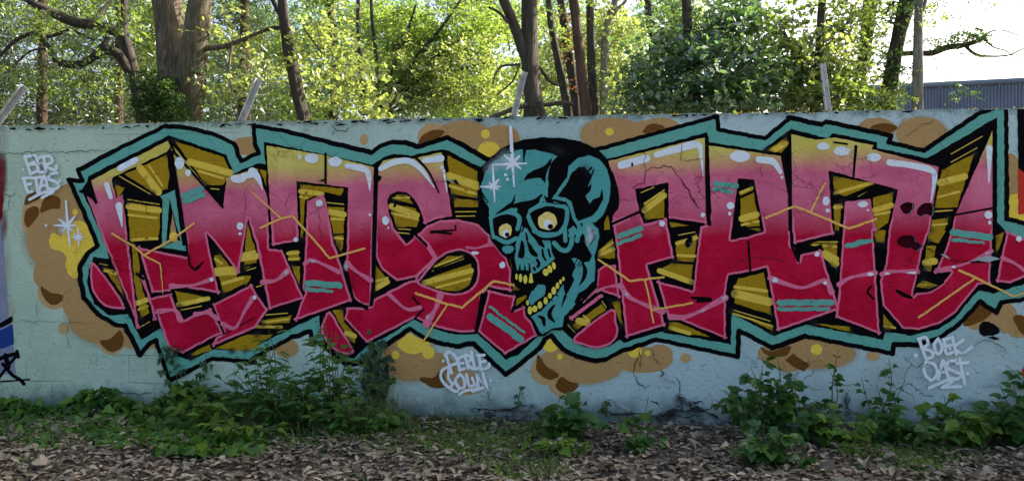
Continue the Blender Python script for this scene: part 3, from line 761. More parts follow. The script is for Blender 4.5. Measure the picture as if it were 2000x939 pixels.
DO = {'m': [('A', 1325, 335, 34, 45), ('A', 1388, 405, 21, 25), ('A', 1755, 450, 58, 30), ('A', 1768, 795, 25, 28), ('A', 1768, 850, 11), ('B', 1560, 247, 14)], 'n': [('C', 400, 290, 16), ('C', 488, 300, 50, 36), ('C', 660, 325, 50, 35), ('C', 915, 712, 11), ('C', 372, 893, 17)],
      's': [('C', 1443, 365, 14), ('C', 1030, 755, 25, 32), ('C', 1050, 808, 9)], 'n_stem': [('C', 545, 628, 25)], 's_belly': [('F', 320, 262, 22, 24), ('D', 1685, 52, 30, 12)], 'f': [('G', 797, 713, 17)], 'f_stem': [('G', 498, 778, 22)],
      'a': [('G', 1070, 285, 75, 42), ('G', 1375, 440, 11), ('G', 1000, 645, 27), ('G', 993, 702, 14), ('H', 1632, 60, 19), ('H', 1325, 250, 20), ('H', 1693, 272, 14)],
      't': [('G', 1677, 212, 46, 28), ('G', 1815, 247, 60, 34), ('G', 1698, 612, 27, 32), ('G', 1708, 680, 15), ('I', 770, 405, 55, 30), ('I', 1608, 825, 28), ('I', 1617, 880, 14), ('J', 870, 316, 18, 9), ('J', 1050, 308, 36, 9), ('J', 1355, 266, 16, 8)], 't_stem': [('I', 690, 747, 38, 22), ('I', 728, 790, 8), ('J', 745, 320, 22, 14)], 'edge_disc': [('J', 1832, 60, 22)],
      'e_toe': [('B', 1876, 375, 14)]}
for k in dict.fromkeys(list(HI) + list(DO)):
    paint('white_highlight', M_WHITE, [ST(s, w, True) for s, w in HI.get(k, [])] + [wobble(EL(*a), .6) for a in DO.get(k, [])], on(k))
ORL = ['A 835,850 985,939 B 1065,70 1185,130 1205,350|[4,4,3,1]', 'B 1065,70 A 1290,880 1430,775|4', 'C 110,808 265,740 350,720 545,939 D 620,90 875,20|4', 'C 40,530 265,740|[2,4]', 'D 1250,345 1480,425 1590,450 1820,255|4.5', 'F 258,385 400,415 552,450|[4,4]', 'D 1480,430 1310,690|3.5',
       'F 915,130 1295,385 1400,372 1550,355|[3,4.5,4]', 'F 1405,375 1440,520 1470,700|3.5', 'F 1460,605 1560,588 H 720,418|4', 'G 1255,735 1465,650 1590,695 1740,760 I 590,925 790,855|4.5', 'G 1690,480 1585,690|4', 'J 1395,290 1515,345 1790,480 1900,450|[5,4,3]', 'J 1510,350 1300,495 1100,635|4']
paint('orange_lightning_line', M_ORANGE, [ribbon(wobble(densify(T(s.split('|')[0]), False, 4), .6), [w * 0.95 for w in eval(s.split('|')[1])] if '[' in s else float(s.split('|')[1]) * 0.95) for s in ORL], wall)

# ---- the skull
sk = paint('painted_skull', M_BLACK, [poly('E 130,450 150,390 215,320 300,245 400,195 480,170 640,152 800,160 920,185 1040,240 1110,310 1160,420 1190,500 1210,600 1205,690 1160,752 1110,740 1080,770 1090,939 F 1065,60 1045,200 1052,280 1040,420 920,520 835,640 800,705 770,760 700,755 640,805 590,800 560,722 490,615 498,540 515,490 415,420 395,300 378,210 330,195 285,145 225,60 E 225,900 205,700 150,570', .7)], wall, label='grinning teal skull with yellow eyes in the middle of the wall')
paint('skull_bone', M_SKULL, [
    poly('E 155,520 185,430 240,350 340,285 475,240 480,345 502,250 560,248 640,262 690,275 738,298 700,335 672,400 668,520 668,600 612,665 560,690 515,715 500,665 440,690 425,740 330,720 262,735 225,760 215,690 178,625', 1.0),
    poly('E 695,620 760,530 812,455 825,375 900,308 980,290 1060,320 1120,400 1145,520 1132,640 1085,745 1030,800 930,800 885,815 870,760 845,680 820,640 760,635', .8),
    ST('E 510,725 560,690 650,665 740,670 805,690 812,760 790,840 740,885 650,900 590,880 545,820 512,740', 8.5, True), ST('E 650,640 720,655 800,680', 6, True), ST('E 820,640 845,690 870,770 905,830 890,939', [7, 7, 8, 9], True),
    ST('E 228,765 300,735 370,725 440,750 450,790 435,850', [7, 6, 7, 9, 8], True), ST('E 232,770 240,850 255,920 F 262,50 350,90 425,60', [7, 6, 7, 9, 8], True),
    poly('F 415,210 425,90 455,20 E 470,830 510,850 F 515,0 560,60 600,110 640,140 625,75 685,75 690,130 700,160 718,215 655,268 590,318 545,335 520,310 480,300 430,302', 1.0),
    poly('F 320,125 400,120 400,160 345,175', .8, True),
    ST('F 560,5 650,30 740,20 790,-30 E 800,939', 8, True), ST('F 715,95 765,145 815,150 845,100 850,40 840,0', 9, True), ST('E 830,900 870,880 910,880', 6),
    ST('F 920,-20 905,40 860,-20', 7, True),
    poly('E 930,800 1000,800 1050,850 1060,939 F 1060,30 1040,130 1022,200 1028,300 1022,380 960,440 900,480 860,560 830,610 790,655 780,730 740,742 690,748 625,790 600,765 570,700 535,655 560,640 620,610 680,545 745,470 785,405 800,500 845,430 870,372 850,335 880,285 848,215 870,205 940,245 985,235 1005,190 960,110 945,40 E 925,880', .9),
    poly('F 835,600 870,540 875,560 850,600', .5)], sk)
paint('skull_bone', M_SKULL, [poly('F 525,525 555,460 590,415 640,415 650,440 640,490 590,525 540,570', .8, True), ST('F 525,530 550,470', 5)], sk, label='tongue')
paint('skull_shadow', M_BLACK, [
    poly('E 480,485 510,430 560,405 640,370 700,308 690,360 655,420 648,500 610,462 540,465', .8), poly('E 735,600 815,500 850,420 900,378 950,375 965,400 995,430 960,540 1000,500 990,560 955,600 985,655 1010,625 1060,605 1080,540 1088,620 1050,700 1000,750 900,790 875,760 862,690 840,640 800,610', 1.0),
    ST('E 1015,400 955,560', [3, 3.5, 1]), ST('E 960,420 1000,385', 4), ST('E 485,240 483,345', [5, 2]), ST('E 415,590 390,660 270,738', [1.5, 9, 2], True), ST('E 370,680 460,665 560,640 620,590', [6, 11, 9, 4], True), poly('E 430,690 520,640 615,600 600,650 520,700 500,760 470,740', .7),
    ST('E 655,640 720,655 790,660', [3, 2]), ST('E 640,600 668,640 700,645', [2, 7, 5]),
    poly('E 545,740 600,695 680,675 745,690 780,730 785,800 745,865 680,872 600,850 560,805', .7, True), poly('E 250,780 310,755 370,760 410,800 418,860 395,920 F 400,30 360,65 310,60 280,30 E 262,880', .7, True),
    ST('E 470,870 490,820', 3), poly('F 465,80 485,100 490,190 470,210 440,205 445,160', .6, True), poly('F 505,75 540,110 565,150 590,180 585,205 545,190 520,150', .6, True), ST('F 500,20 510,70', [3, 5]), ST('F 625,145 630,190 648,225', [4, 5, 4], True), ST('F 670,145 685,200', 4), ST('F 585,225 600,250 590,275', 6, True), ST('F 560,285 568,300', 5), ST('F 455,260 450,310', [2, 5]), ST('F 490,265 495,320', [2, 5]), ST('F 525,250 530,330', [2, 6]), ST('F 640,120 600,60', [2, 4]),
    ST('F 930,245 950,300 940,360 905,420', [4, 9, 7, 1.5], True), ST('F 1020,60 990,110', [5, 2]), ST('F 770,580 800,500', [1.5, 6]), ST('F 715,570 685,610 680,650 720,700', [4, 8, 9, 2], True), ST('F 600,655 630,670 640,720', [5, 9, 5], True), ST('F 720,480 745,500', [5, 2]), ST('F 690,510 700,535', [5, 2]),
    ST('E 1005,860 1015,920', 6), ST('F 870,260 900,200', 2), ST('F 890,270 930,215', 2), ST('F 905,275 950,230', 2)] +
    [ST(f'E {150 + i * 11},{560 + i * 17} {168 + i * 10},{570 + i * 15}', [4, 1]) for i in range(6)], sk)
paint('skull_tooth', M_LIME, [EL('F', *a) for a in ((428, 352, 9, 24), (458, 362, 13, 32), (495, 372, 15, 34), (650, 318, 22, 27, -.2), (682, 293, 17, 30, -.25), (712, 268, 14, 29, -.2), (512, 550, 11, 20), (530, 608, 17, 32), (567, 596, 20, 25), (606, 567, 18, 28), (650, 535, 16, 28), (682, 496, 15, 22), (712, 458, 18, 30), (740, 420, 14, 24), (763, 390, 11, 18), (785, 368, 10, 16))]
      + [poly('F 522,395 530,325 545,325 556,395 540,402', .4)], sk)
for a, pw, pp in ((('E', 663, 790, 74, 68), ('E', 668, 815, 34, 38), ('E', 686, 832, 21, 20)), (('E', 342, 862, 52, 52), ('E', 345, 885, 26, 32), ('E', 357, 893, 17, 17))):
    ey = paint('skull_eye', M_EYE, [wobble(EL(*a), 1.0)], sk)
    paint('eye_white', M_WHITE, [wobble(EL(*pw), .8)], ey)
    paint('pupil', M_BLACK, [EL(*pp)], ey)
soft('white_glow', M_SWHITE, [(993, 314, 30, 26, .5, 0), (965, 325, 26, 16, .45, -.6), (966, 363, 18, 18, .35, 0), (1153, 462, 12, 22, .7, .3), (1150, 448, 8, 12, .6, 0)], sk)
def star(parent, segs, dots):
    return paint('sparkle_ray', M_WHITE, [ST(s, w) for s, w in segs] + [EL(*d) for d in dots], parent)
star(sk, [('E 383,75 395,330 410,530', [6, 7, 2.5]), ('E 245,362 505,350', [2.5, 6, 2.5]), ('E 335,290 460,392', [3, 7, 3]), ('E 450,296 352,396', [4, 7, 3]), ('E 247,380 255,520 262,645', [3, 5, 2]), ('E 155,528 300,528', [3, 6, 3]), ('E 218,498 285,550', [2, 6, 2]), ('E 290,475 232,545', [4, 6, 3])], [('E', 345, 438, 13), ('E', 358, 472, 12)])
soft('white_glow', M_SWHITE, [(134, 440, 22, 22, .5, 0), (154, 462, 12, 12, .5, 0), (125, 450, 10, 10, .6, 0)], wall)
star(wall, [('A 495,612 508,790 525,939', [4, 5, 3]), ('A 410,790 570,790', [3, 6, 2]), ('A 448,745 545,830', [3, 6, 2]), ('A 562,722 470,830', [3, 6, 2]), ('A 583,805 587,870 590,935', [2, 4, 2]), ('A 540,875 628,875', [2, 5, 2]), ('A 555,850 615,900', [2, 4, 2]), ('A 610,845 565,900', [2, 4, 2])], [('A', 350, 790, 10)])

soft('white_fleck', M_SWHITE, [(1160 + 955 / 3.756, 480 + 380 / 3.756, 9, 6, .8, -.4), (1160 + 800 / 3.756, 480 + 470 / 3.756, 12, 4, .7, -.5), (1160 + 240 / 3.756, 480 + 352 / 3.756, 8, 5, .8, .4), (1160 + 1325 / 3.756, 480 + 250 / 3.756, 8, 6, .8, 0), (480 + 305 / 3.756, 480 + 195 / 3.756, 6, 8, .8, .4), (480 + 500 / 3.756, 480 + 112 / 3.756, 12, 4, .7, .1), (480 + 740 / 3.756, 480 + 150 / 3.756, 6, 10, .8, 0), (480 + 1340 / 3.756, 480 + 520 / 3.756, 6, 8, .8, .5), (1500 + 1600 / 3.756, 450 + 165 / 3.756, 9, 4, .7, -.2)], wall)
# ---- white tags
def tagpaint(strokes, dots, w, glow, lab):
    g = soft('white_tag', M_SGREY, glow, wall); g['label'] = lab
    paint('tag_stroke', M_WHITE, [ST(s, w * .95, True) for s in strokes] + [EL(*d) for d in dots], g)
tagpaint(['A 195,285 215,350 238,415', 'A 192,292 270,278 280,315 225,345', 'A 225,345 290,345 290,385 238,415', 'A 345,285 292,300 287,360 300,400 338,398', 'A 290,345 330,338', 'A 335,285 340,340 350,400', 'A 325,290 380,285 395,328 345,350 395,380 422,382 426,352',
          'A 188,445 200,500 218,548', 'A 180,446 240,440', 'A 200,492 238,486', 'A 216,548 248,542', 'A 245,445 312,438', 'A 276,445 292,550', 'A 298,548 335,428 368,532', 'A 310,500 360,496', 'A 432,405 380,418 370,452 418,468 445,498 420,525 372,520', 'A 230,600 325,552 405,540', 'A 405,540 320,588'],
         [('A', 185, 380, 10), ('A', 450, 465, 10)], 6, [(85, 335, 34, 26, .22, 0), (85, 362, 36, 22, .2, 0)], 'white spray tag BER ETAS near the left end')
tagpaint(['K 1420,40 1440,100 1462,170', 'K 1413,45 1445,20 1488,55 1500,98 1450,118', 'K 1505,65 1510,110 1518,152', 'K 1508,66 1546,52', 'K 1510,106 1542,100', 'K 1518,150 1552,140', 'K 1556,42 1566,90 1578,138', 'K 1556,45 1590,50 1592,82 1565,98 1610,142', 'K 1600,20 1612,80 1628,142 1652,132', 'K 1642,46 1692,44', 'K 1656,50 1662,95 1670,140 1720,130 1726,105', 'K 1660,95 1700,86',
          'K 1432,130 1395,150 1385,200 1415,250 1470,292 1502,300 1512,268 1480,240 1455,268', 'K 1440,150 1440,210 1470,250', 'K 1520,178 1488,220 1508,270 1550,272 1548,212 1520,178', 'K 1565,180 1575,225 1586,262 1622,256', 'K 1606,205 1626,256', 'K 1648,272 1645,225 1640,178 1665,215 1692,252 1682,168', 'K 1690,200 1705,250 1712,295', 'K 1515,322 1560,295 1690,272', 'K 1690,272 1610,300'],
         [('K', 1402, 85, 11), ('K', 1735, 222, 10), ('K', 1665, 150, 9)], 6, [(908, 712, 46, 26, .3, 0), (900, 742, 46, 24, .3, 0)], 'white spray tag PERLE QOLIN under the skull')
tagpaint(['J 1100,790 1122,860 1152,938', 'J 1094,792 1148,780 1165,828 1120,862', 'J 1120,862 1188,880 1202,918 1152,938', 'J 1240,790 1212,830 1225,890 1250,900 1268,850 1240,790', 'J 1282,795 1290,850 1302,902 1342,890', 'J 1276,796 1322,786', 'J 1290,846 1330,838', 'J 1345,782 1356,840 1372,902', 'J 1422,798 1358,852 1412,892 1490,850',
          'L 1182,92 1168,145 1190,200 1230,218 1262,170 1240,108 1185,92', 'L 1268,215 1285,150 1302,80 1325,150 1342,212', 'L 1275,165 1330,160', 'L 1392,80 1340,92 1330,130 1380,158 1432,180 1402,212 1340,200', 'L 1400,102 1482,96', 'L 1420,70 1438,160 1456,246', 'L 1205,275 1330,222 1370,228 1295,272', 'L 1295,272 1430,265'],
         [('J', 1075, 912, 15), ('L', 1475, 175, 13), ('J', 1325, 862, 12)], 6.5, [(1845, 690, 55, 30, .25, 0), (1845, 730, 50, 30, .25, 0)], 'white spray tag BOEK OAST near the right end')

# ---- cracks, lifted plaster edges, chips
CR = ['A 0,262 120,266 280,250 480,256 650,245 800,240|2', 'A 245,265 270,330 320,380 370,420|1.5', 'A 330,390 420,440 465,430|1.2', 'N 1050,0 1053,80 1052,150|2', 'N 1048,30 1015,100 1008,170 1030,230 1080,270 1130,250|2.5', 'N 1130,0 1150,60 1190,112|2', 'N 1308,205 1330,240 1335,315|2.5', 'J 1130,110 1200,150 1250,172 1330,212|2.5', 'J 1330,212 1400,225 1480,222|2',
      'G 300,525 285,520 330,480 370,490 375,385 440,370 510,358 560,366 600,400 632,440 640,470|2', 'G 632,440 640,470 700,560 740,630 775,670|3.5', 'G 660,310 760,315 800,295|1.5', 'C 640,130 650,95|2', 'C 645,60 660,90 740,100 768,70|2.5', 'C 1350,470 1440,472 1500,468|1.5', 'H 990,170 1060,120 1150,90 1250,85 1400,110 1450,160|1.6', 'K 1640,160 1680,230 1710,310 1745,380|2', 'J 1490,850 1570,795 1700,840 1740,900|1.6', 'M 700,130 690,40|1', 'B 280,410 285,520|1.3', 'B 505,570 512,750|1.3', 'B 130,550 420,552 700,570|1',
      'G 640,190 640,335|1.4', 'G 372,225 372,390|1.2', 'G 1222,350 1222,440|1.2', 'D 790,170 800,330|1.2', 'C 540,650 560,900|1.2', 'A 1808,520 1808,720|1.2', 'I 1000,110 960,180 900,215|1.2', 'I 980,230 1020,250 1090,180 1220,140|1.3', 'N 0,425 120,430 200,400 260,395|3.5', 'N 870,385 960,420 1000,445|3', 'N 790,435 880,460 1000,455 1100,460|3', 'N 1190,205 1220,170 1200,150|4', 'N 1200,200 1290,240|2.5', 'K 1600,415 1700,425 1780,430 1878,425|3', 'M 880,310 960,318 1100,310|2', 'L 570,265 650,250 720,262|1.5', 'N 1335,315 1310,335 1330,350 1370,345 1400,365 1440,380 1480,372 1500,390|4', 'N 1320,350 1350,370 1345,420 1310,440|3', 'N 1400,370 1410,420 1470,440 1540,430|3.5', 'N 1250,420 1300,400 1340,410|3', 'N 860,380 900,388 960,420 1000,440|3', 'N 1150,470 1250,465 1360,480 1480,470|2.5', 'K 1640,440 1660,425 1720,430|4', 'K 1720,430 1740,470 1760,500|3', 'L 620,320 640,350 630,400 650,440|3', 'L 640,300 612,350 618,420|2.5', 'L 1130,300 1180,330 1240,335|2', 'E 1180,620 1300,640 1390,500|1']
crk = wall
def cracks(sel, mat, k): paint('plaster_crack', mat, [ribbon(wobble(densify(T(s.split('|')[0]), False, 3), 2.2), [float(s.split('|')[1]) * f for f in (.4 * k, .85 * k, .55 * k, .95 * k, .3 * k)]) for s in sel], wall)
cracks([s for s in CR if s[0] in 'GHI'], M_RIDGE, 1.0)  # lifted paint edges, their shade drawn as dark strokes
cracks([s for s in CR if s[0] not in 'GHI'], M_CRACK, .85)
paint('bare_chip', M_CHIP, [poly('J 1465,225 1530,205 1600,183 1690,205 1640,232 1560,222', 1.6), poly('J 1255,172 1300,180 1330,210 1290,200', 1.2), poly('C 1485,460 1530,455 1585,490 1540,480', 1.5), poly('L 1560,262 1650,250 1720,258 1640,268', 1)], crk)
paint('bare_chip', M_CHIP, [poly('N 1195,200 1230,205 1290,238 1250,232', 1.4), poly('N 860,382 900,380 960,410 1000,436 960,428 900,400', 1.6), poly('N 0,420 60,428 130,420 200,396 150,412 60,420', 1.4), poly('N 1235,425 1290,396 1320,400 1270,420', 1.4), poly('N 1330,345 1380,352 1430,372 1400,372', 1.4), poly('L 612,330 640,322 640,350 618,372', 1.6), poly('K 1600,408 1700,416 1800,424 1720,426', 1.4)], wall)
paint('dark_scrape', M_CRACK, [poly('C 1500,455 1545,460 1580,500 1540,485', 1.4), poly('C 540,465 585,450 582,470', 1.2), poly('E 730,38 765,35 745,50', 1), poly('J 1575,770 1620,760 1690,790 1650,800', 1.5), poly('J 1475,222 1560,226 1640,236 1690,212 1560,240 1480,232', 1.2), poly('E 330,8 420,5 400,16', .8), poly('C 640,60 700,45 760,52 700,62', 1)], crk)
soft('black_overspray', M_SBLACK, [(1090, 295, 30, 16, .5, .3), (1145, 330, 24, 16, .35, .9)], sk)
soft('grime_stain', M_SBLACK, [(1700, 835, 40, 22, .5, 0), (1326, 778, 16, 15, .8, .4), (1345, 787, 24, 10, .8, .3), (1362, 798, 18, 9, .8, 0), (1300, 808, 26, 9, .6, 0), (1650, 780, 9, 22, .7, 0), (1655, 805, 14, 14, .7, 0), (1040, 792, 14, 9, .8, 0), (1052, 804, 12, 14, .7, 0), (985, 797, 40, 6, .7, 0), (1215, 808, 30, 7, .6, 0), (1460, 820, 60, 20, .5, 0), (1800, 838, 60, 20, .55, 0), (1320, 800, 40, 26, .45, 0), (1010, 815, 60, 20, .5, 0), (700, 800, 60, 26, .4, 0), (1900, 786, 34, 12, .5, 0), (1950, 800, 40, 30, .5, 0)], wall)

# black mould and flaked spots just under the top edge
rt = random.Random(12)
fl = []
for i in range(70):
    px = rt.uniform(5, 1960); yt = 250 - .021 * px + rt.uniform(1.5, 7)
    fl.append(wobble(ellipse(px, yt, rt.uniform(2, 11), rt.uniform(.8, 2.2), 12, -.02), 1.6))
paint('mould_spot', M_CRACK, fl, wall)
# ------------------------------------------------------------------ more materials
def leaf_mat(name, dark, light, trans, tmix=0.5, gloss=0.08):
    m = bpy.data.materials.new(name); m.use_nodes = True
    nt = m.node_tree
    for n in list(nt.nodes): nt.nodes.remove(n)
    out = node(nt, 'ShaderNodeOutputMaterial')
    a = node(nt, 'ShaderNodeAttribute', attribute_name='rnd')
    oi = node(nt, 'ShaderNodeObjectInfo')
    f = math_n(nt, 'FRACT', math_n(nt, 'ADD', a.outputs['Fac'], math_n(nt, 'MULTIPLY', oi.outputs['Random'], 0.999)))
    col = ramp(nt, f, [(0.0, dark), (1.0, light)])
    tcol = mixc(nt, f, tuple(c * 0.75 for c in trans), tuple(min(c * 1.2, 0.9) for c in trans))
    d = node(nt, 'ShaderNodeBsdfDiffuse'); nt.links.new(col, d.inputs['Color'])
    t = node(nt, 'ShaderNodeBsdfTranslucent'); nt.links.new(tcol, t.inputs['Color'])
    g = node(nt, 'ShaderNodeBsdfGlossy'); g.inputs['Roughness'].default_value = 0.38; g.inputs['Color'].default_value = (0.9, 0.95, 1, 1)
    m1 = node(nt, 'ShaderNodeMixShader'); m1.inputs[0].default_value = tmix
    nt.links.new(d.outputs[0], m1.inputs[1]); nt.links.new(t.outputs[0], m1.inputs[2])
    m2 = node(nt, 'ShaderNodeMixShader'); m2.inputs[0].default_value = gloss
    nt.links.new(m1.outputs[0], m2.inputs[1]); nt.links.new(g.outputs[0], m2.inputs[2])
    nt.links.new(m2.outputs[0], out.inputs['Surface'])
    return m
ML_BRIGHT = leaf_mat('spring_leaf', (0.04, 0.10, 0.012), (0.15, 0.20, 0.03), (0.31, 0.45, 0.055), 0.6)
ML_YELLOW = leaf_mat('yellow_green_leaf', (0.07, 0.13, 0.015), (0.22, 0.25, 0.06), (0.41, 0.49, 0.10), 0.6)
ML_MID = leaf_mat('mid_green_leaf', (0.035, 0.08, 0.018), (0.10, 0.16, 0.03), (0.30, 0.42, 0.05), 0.5)
ML_DARK = leaf_mat('dark_green_leaf', (0.03, 0.08, 0.034), (0.085, 0.165, 0.065), (0.20, 0.36, 0.08), 0.42, 0.12)
ML_NEEDLE = leaf_mat('conifer_needle', (0.012, 0.03, 0.016), (0.045, 0.075, 0.028), (0.11, 0.16, 0.04), 0.4)
ML_IVY = leaf_mat('ivy_leaf', (0.012, 0.036, 0.012), (0.05, 0.11, 0.028), (0.10, 0.20, 0.03), 0.35, 0.025)
ML_LOW = leaf_mat('ground_ivy_leaf', (0.04, 0.11, 0.018), (0.13, 0.24, 0.03), (0.2, 0.34, 0.04), 0.35, 0.02)
ML_BRAM = leaf_mat('bramble_leaf', (0.018, 0.07, 0.016), (0.07, 0.17, 0.03), (0.12, 0.26, 0.035), 0.35, 0.025)
ML_WEED = leaf_mat('weed_leaf', (0.022, 0.08, 0.018), (0.09, 0.20, 0.035), (0.16, 0.32, 0.04), 0.38, 0.02)
ML_GRASS = leaf_mat('grass_blade', (0.04, 0.08, 0.015), (0.13, 0.18, 0.04), (0.16, 0.22, 0.04), 0.35, 0.04)
ML_DEAD = leaf_mat('dry_leaf', (0.04, 0.029, 0.019), (0.42, 0.36, 0.265), (0.14, 0.10, 0.05), 0.12, 0.02)
ML_RUST = leaf_mat('rusty_dead_leaf', (0.12, 0.06, 0.03), (0.25, 0.14, 0.08), (0.3, 0.15, 0.06), 0.35, 0.02)
def bark_mat(name, a, b_, c, green=0.0):
    m, nt, b = new_mat(name)
    tc = node(nt, 'ShaderNodeTexCoord'); mp = node(nt, 'ShaderNodeMapping'); mp.inputs['Scale'].default_value = (1, 1, 0.16)
    nt.links.new(tc.outputs['Object'], mp.inputs['Vector'])
    f = noise(nt, mp.outputs[0], 22, 6, 0.7)
    g = noise(nt, tc.outputs['Object'], 3, 4)
    col = ramp(nt, f, [(0.3, a), (0.52, b_), (0.72, c)])
    col = mixc(nt, maprange(nt, g, 0.45, 0.65, 0.0, green), col, (0.06, 0.075, 0.025))
    nt.links.new(col, b.inputs['Base Color']); b.inputs['Roughness'].default_value = 0.9
    bump(nt, f, 1.0, 0.07, b)
    return m
MB_OAK = bark_mat('oak_bark', (0.02, 0.016, 0.010), (0.13, 0.10, 0.062), (0.30, 0.235, 0.15), 0.6)
MB_DARK = bark_mat('dark_bark', (0.014, 0.011, 0.009), (0.055, 0.042, 0.032), (0.12, 0.092, 0.07), 0.3)
MB_PALE = bark_mat('pale_bark', (0.10, 0.095, 0.075), (0.26, 0.24, 0.19), (0.38, 0.36, 0.30), 0.4)
MB_RED = bark_mat('reddish_conifer_bark', (0.03, 0.016, 0.010), (0.10, 0.055, 0.036), (0.17, 0.10, 0.066), 0.1)
M_STEM = simple_mat('green_brown_stem', [(0.3, (0.04, 0.06, 0.02)), (0.7, (0.12, 0.12, 0.05))], 30)
M_POST = simple_mat('galvanised_post_steel', [(0.3, (0.22, 0.24, 0.25)), (0.6, (0.38, 0.40, 0.41)), (0.8, (0.48, 0.50, 0.51))], 18, 0.55, 0.15, 0.003, metallic=0.25)
M_PLATE = simple_mat('rusty_base_plate', [(0.3, (0.03, 0.028, 0.026)), (0.7, (0.10, 0.085, 0.07))], 30)
M_CLAD = simple_mat('blue_grey_metal_cladding', [(0.3, (0.15, 0.18, 0.25)), (0.7, (0.2, 0.235, 0.32))], 2.0, 0.5, 0.05, 0.002)
M_MOSS = leaf_mat('wall_top_moss', (0.10, 0.06, 0.015), (0.32, 0.26, 0.06), (0.3, 0.25, 0.05), 0.3, 0.0)

# ------------------------------------------------------------------ ground
def ground_mat():
    m, nt, b = new_mat('woodland_soil')
    tc = node(nt, 'ShaderNodeTexCoord'); v = tc.outputs['Object']
    f = noise(nt, v, 9, 7, 0.7); g = noise(nt, v, 0.8, 5, 0.6)
    vor = node(nt, 'ShaderNodeTexVoronoi'); vor.inputs['Scale'].default_value = 17; nt.links.new(v, vor.inputs['Vector'])
    sp = node(nt, 'ShaderNodeSeparateColor'); nt.links.new(vor.outputs['Color'], sp.inputs[0])
    col = ramp(nt, sp.outputs[0], [(0.1, (0.03, 0.024, 0.018)), (0.5, (0.075, 0.06, 0.044)), (0.9, (0.15, 0.125, 0.095))])
    col = mixc(nt, maprange(nt, f, 0.35, 0.65, 0.5, 0.0), col, (0.02, 0.016, 0.012))
    col = mixc(nt, maprange(nt, g, 0.55, 0.7, 0.0, 0.5), col, (0.04, 0.055, 0.018))
    nt.links.new(col, b.inputs['Base Color']); b.inputs['Roughness'].default_value = 0.95
    bump(nt, math_n(nt, 'ADD', f, math_n(nt, 'MULTIPLY', vor.outputs['Distance'], 0.8)), 0.9, 0.03, b)
    return m
def hgt(x, y):
    """gentle lumps on the strip in front of the wall"""
    k = np.clip((-y - 0.05) / 0.5, 0, 1) * np.clip((9 - np.abs(x)) / 2, 0, 1) * np.clip((6 + y) / 2, 0, 1)
    return k * (0.018 * np.sin(x * 2.3 + y * 1.1) + 0.014 * np.sin(x * 5.1 - y * 4.3 + 1) + 0.008 * np.sin(x * 11 + y * 9))
def build_ground():
    xs = np.concatenate([[-600, -200, -60, -20], np.linspace(-9, 9, 181), [20, 60, 200, 600]])
    ys = np.concatenate([[-400, -100, -30, -12], np.linspace(-6, 0.3, 64), [4, 15, 60, 200, 700]])
    X, Y = np.meshgrid(xs, ys)
    V = np.stack([X.ravel(), Y.ravel(), hgt(X, Y).ravel()], 1)
    nx = len(xs); i = np.arange(len(ys) - 1)[:, None] * nx + np.arange(nx - 1)[None]
    i = i.ravel()
    F = np.stack([i, i + 1, i + nx + 1, i + nx], 1)
    tag(link('ground', mesh_np('ground', V, F, ground_mat(), True)), kind='structure')
build_ground()

# ------------------------------------------------------------------ leaf shapes (outline in the xy plane, +y from stalk to tip, unit length)
def leaf_template(kind):
    if kind == 'oval': half = [(0.0, 0.02), (0.13, 0.12), (0.23, 0.32), (0.225, 0.48), (0.14, 0.74), (0.04, 0.92)]
    elif kind == 'bramble': half = [(0.0, 0.0), (0.22, 0.06), (0.36, 0.24), (0.36, 0.36), (0.40, 0.44), (0.33, 0.56), (0.31, 0.66), (0.20, 0.76), (0.13, 0.88)]
    elif kind == 'lance': half = [(0.0, 0.0), (0.09, 0.15), (0.15, 0.38), (0.14, 0.55), (0.08, 0.8)]
    elif kind == 'ivy': half = [(0.0, 0.0), (0.20, -0.10), (0.34, 0.02), (0.50, 0.18), (0.30, 0.36), (0.26, 0.52), (0.14, 0.78)]
    elif kind == 'maple': half = [(0.0, 0.0), (0.16, -0.07), (0.30, -0.04), (0.34, 0.10), (0.56, 0.26), (0.46, 0.36), (0.44, 0.52), (0.28, 0.50), (0.24, 0.62), (0.16, 0.80)]
    elif kind == 'oak': half = [(0.0, 0.0), (0.08, 0.10), (0.16, 0.20), (0.10, 0.28), (0.24, 0.42), (0.15, 0.50), (0.30, 0.66), (0.18, 0.74), (0.22, 0.88), (0.08, 0.94)]
    n = len(half)
    V = []; ym = [h[1] for h in half] + [1.0]
    mid = [(0.0, max(0.0, y)) for y in np.linspace(0.0, 1.0, 4)]
    right = half[1:]; left = [(-x, y) for x, y in right]
    P = [(0, 0)] + right + [(0, 1)] + left[::-1]
    m = len(P)
    c1 = m; P2 = P + [(0, 0.35)]
    F = []
    for k in range(m): F.append((c1, k, (k + 1) % m))
    V = np.array([(x, y, 0.0) for x, y in P2])
    V[:, 2] = 0.30 * np.abs(V[:, 0]) - 0.22 * (V[:, 1] - 0.35) ** 2
    return V, np.array(F)
TPL = {k: leaf_template(k) for k in ('oval', 'bramble', 'lance', 'ivy', 'maple', 'oak')}
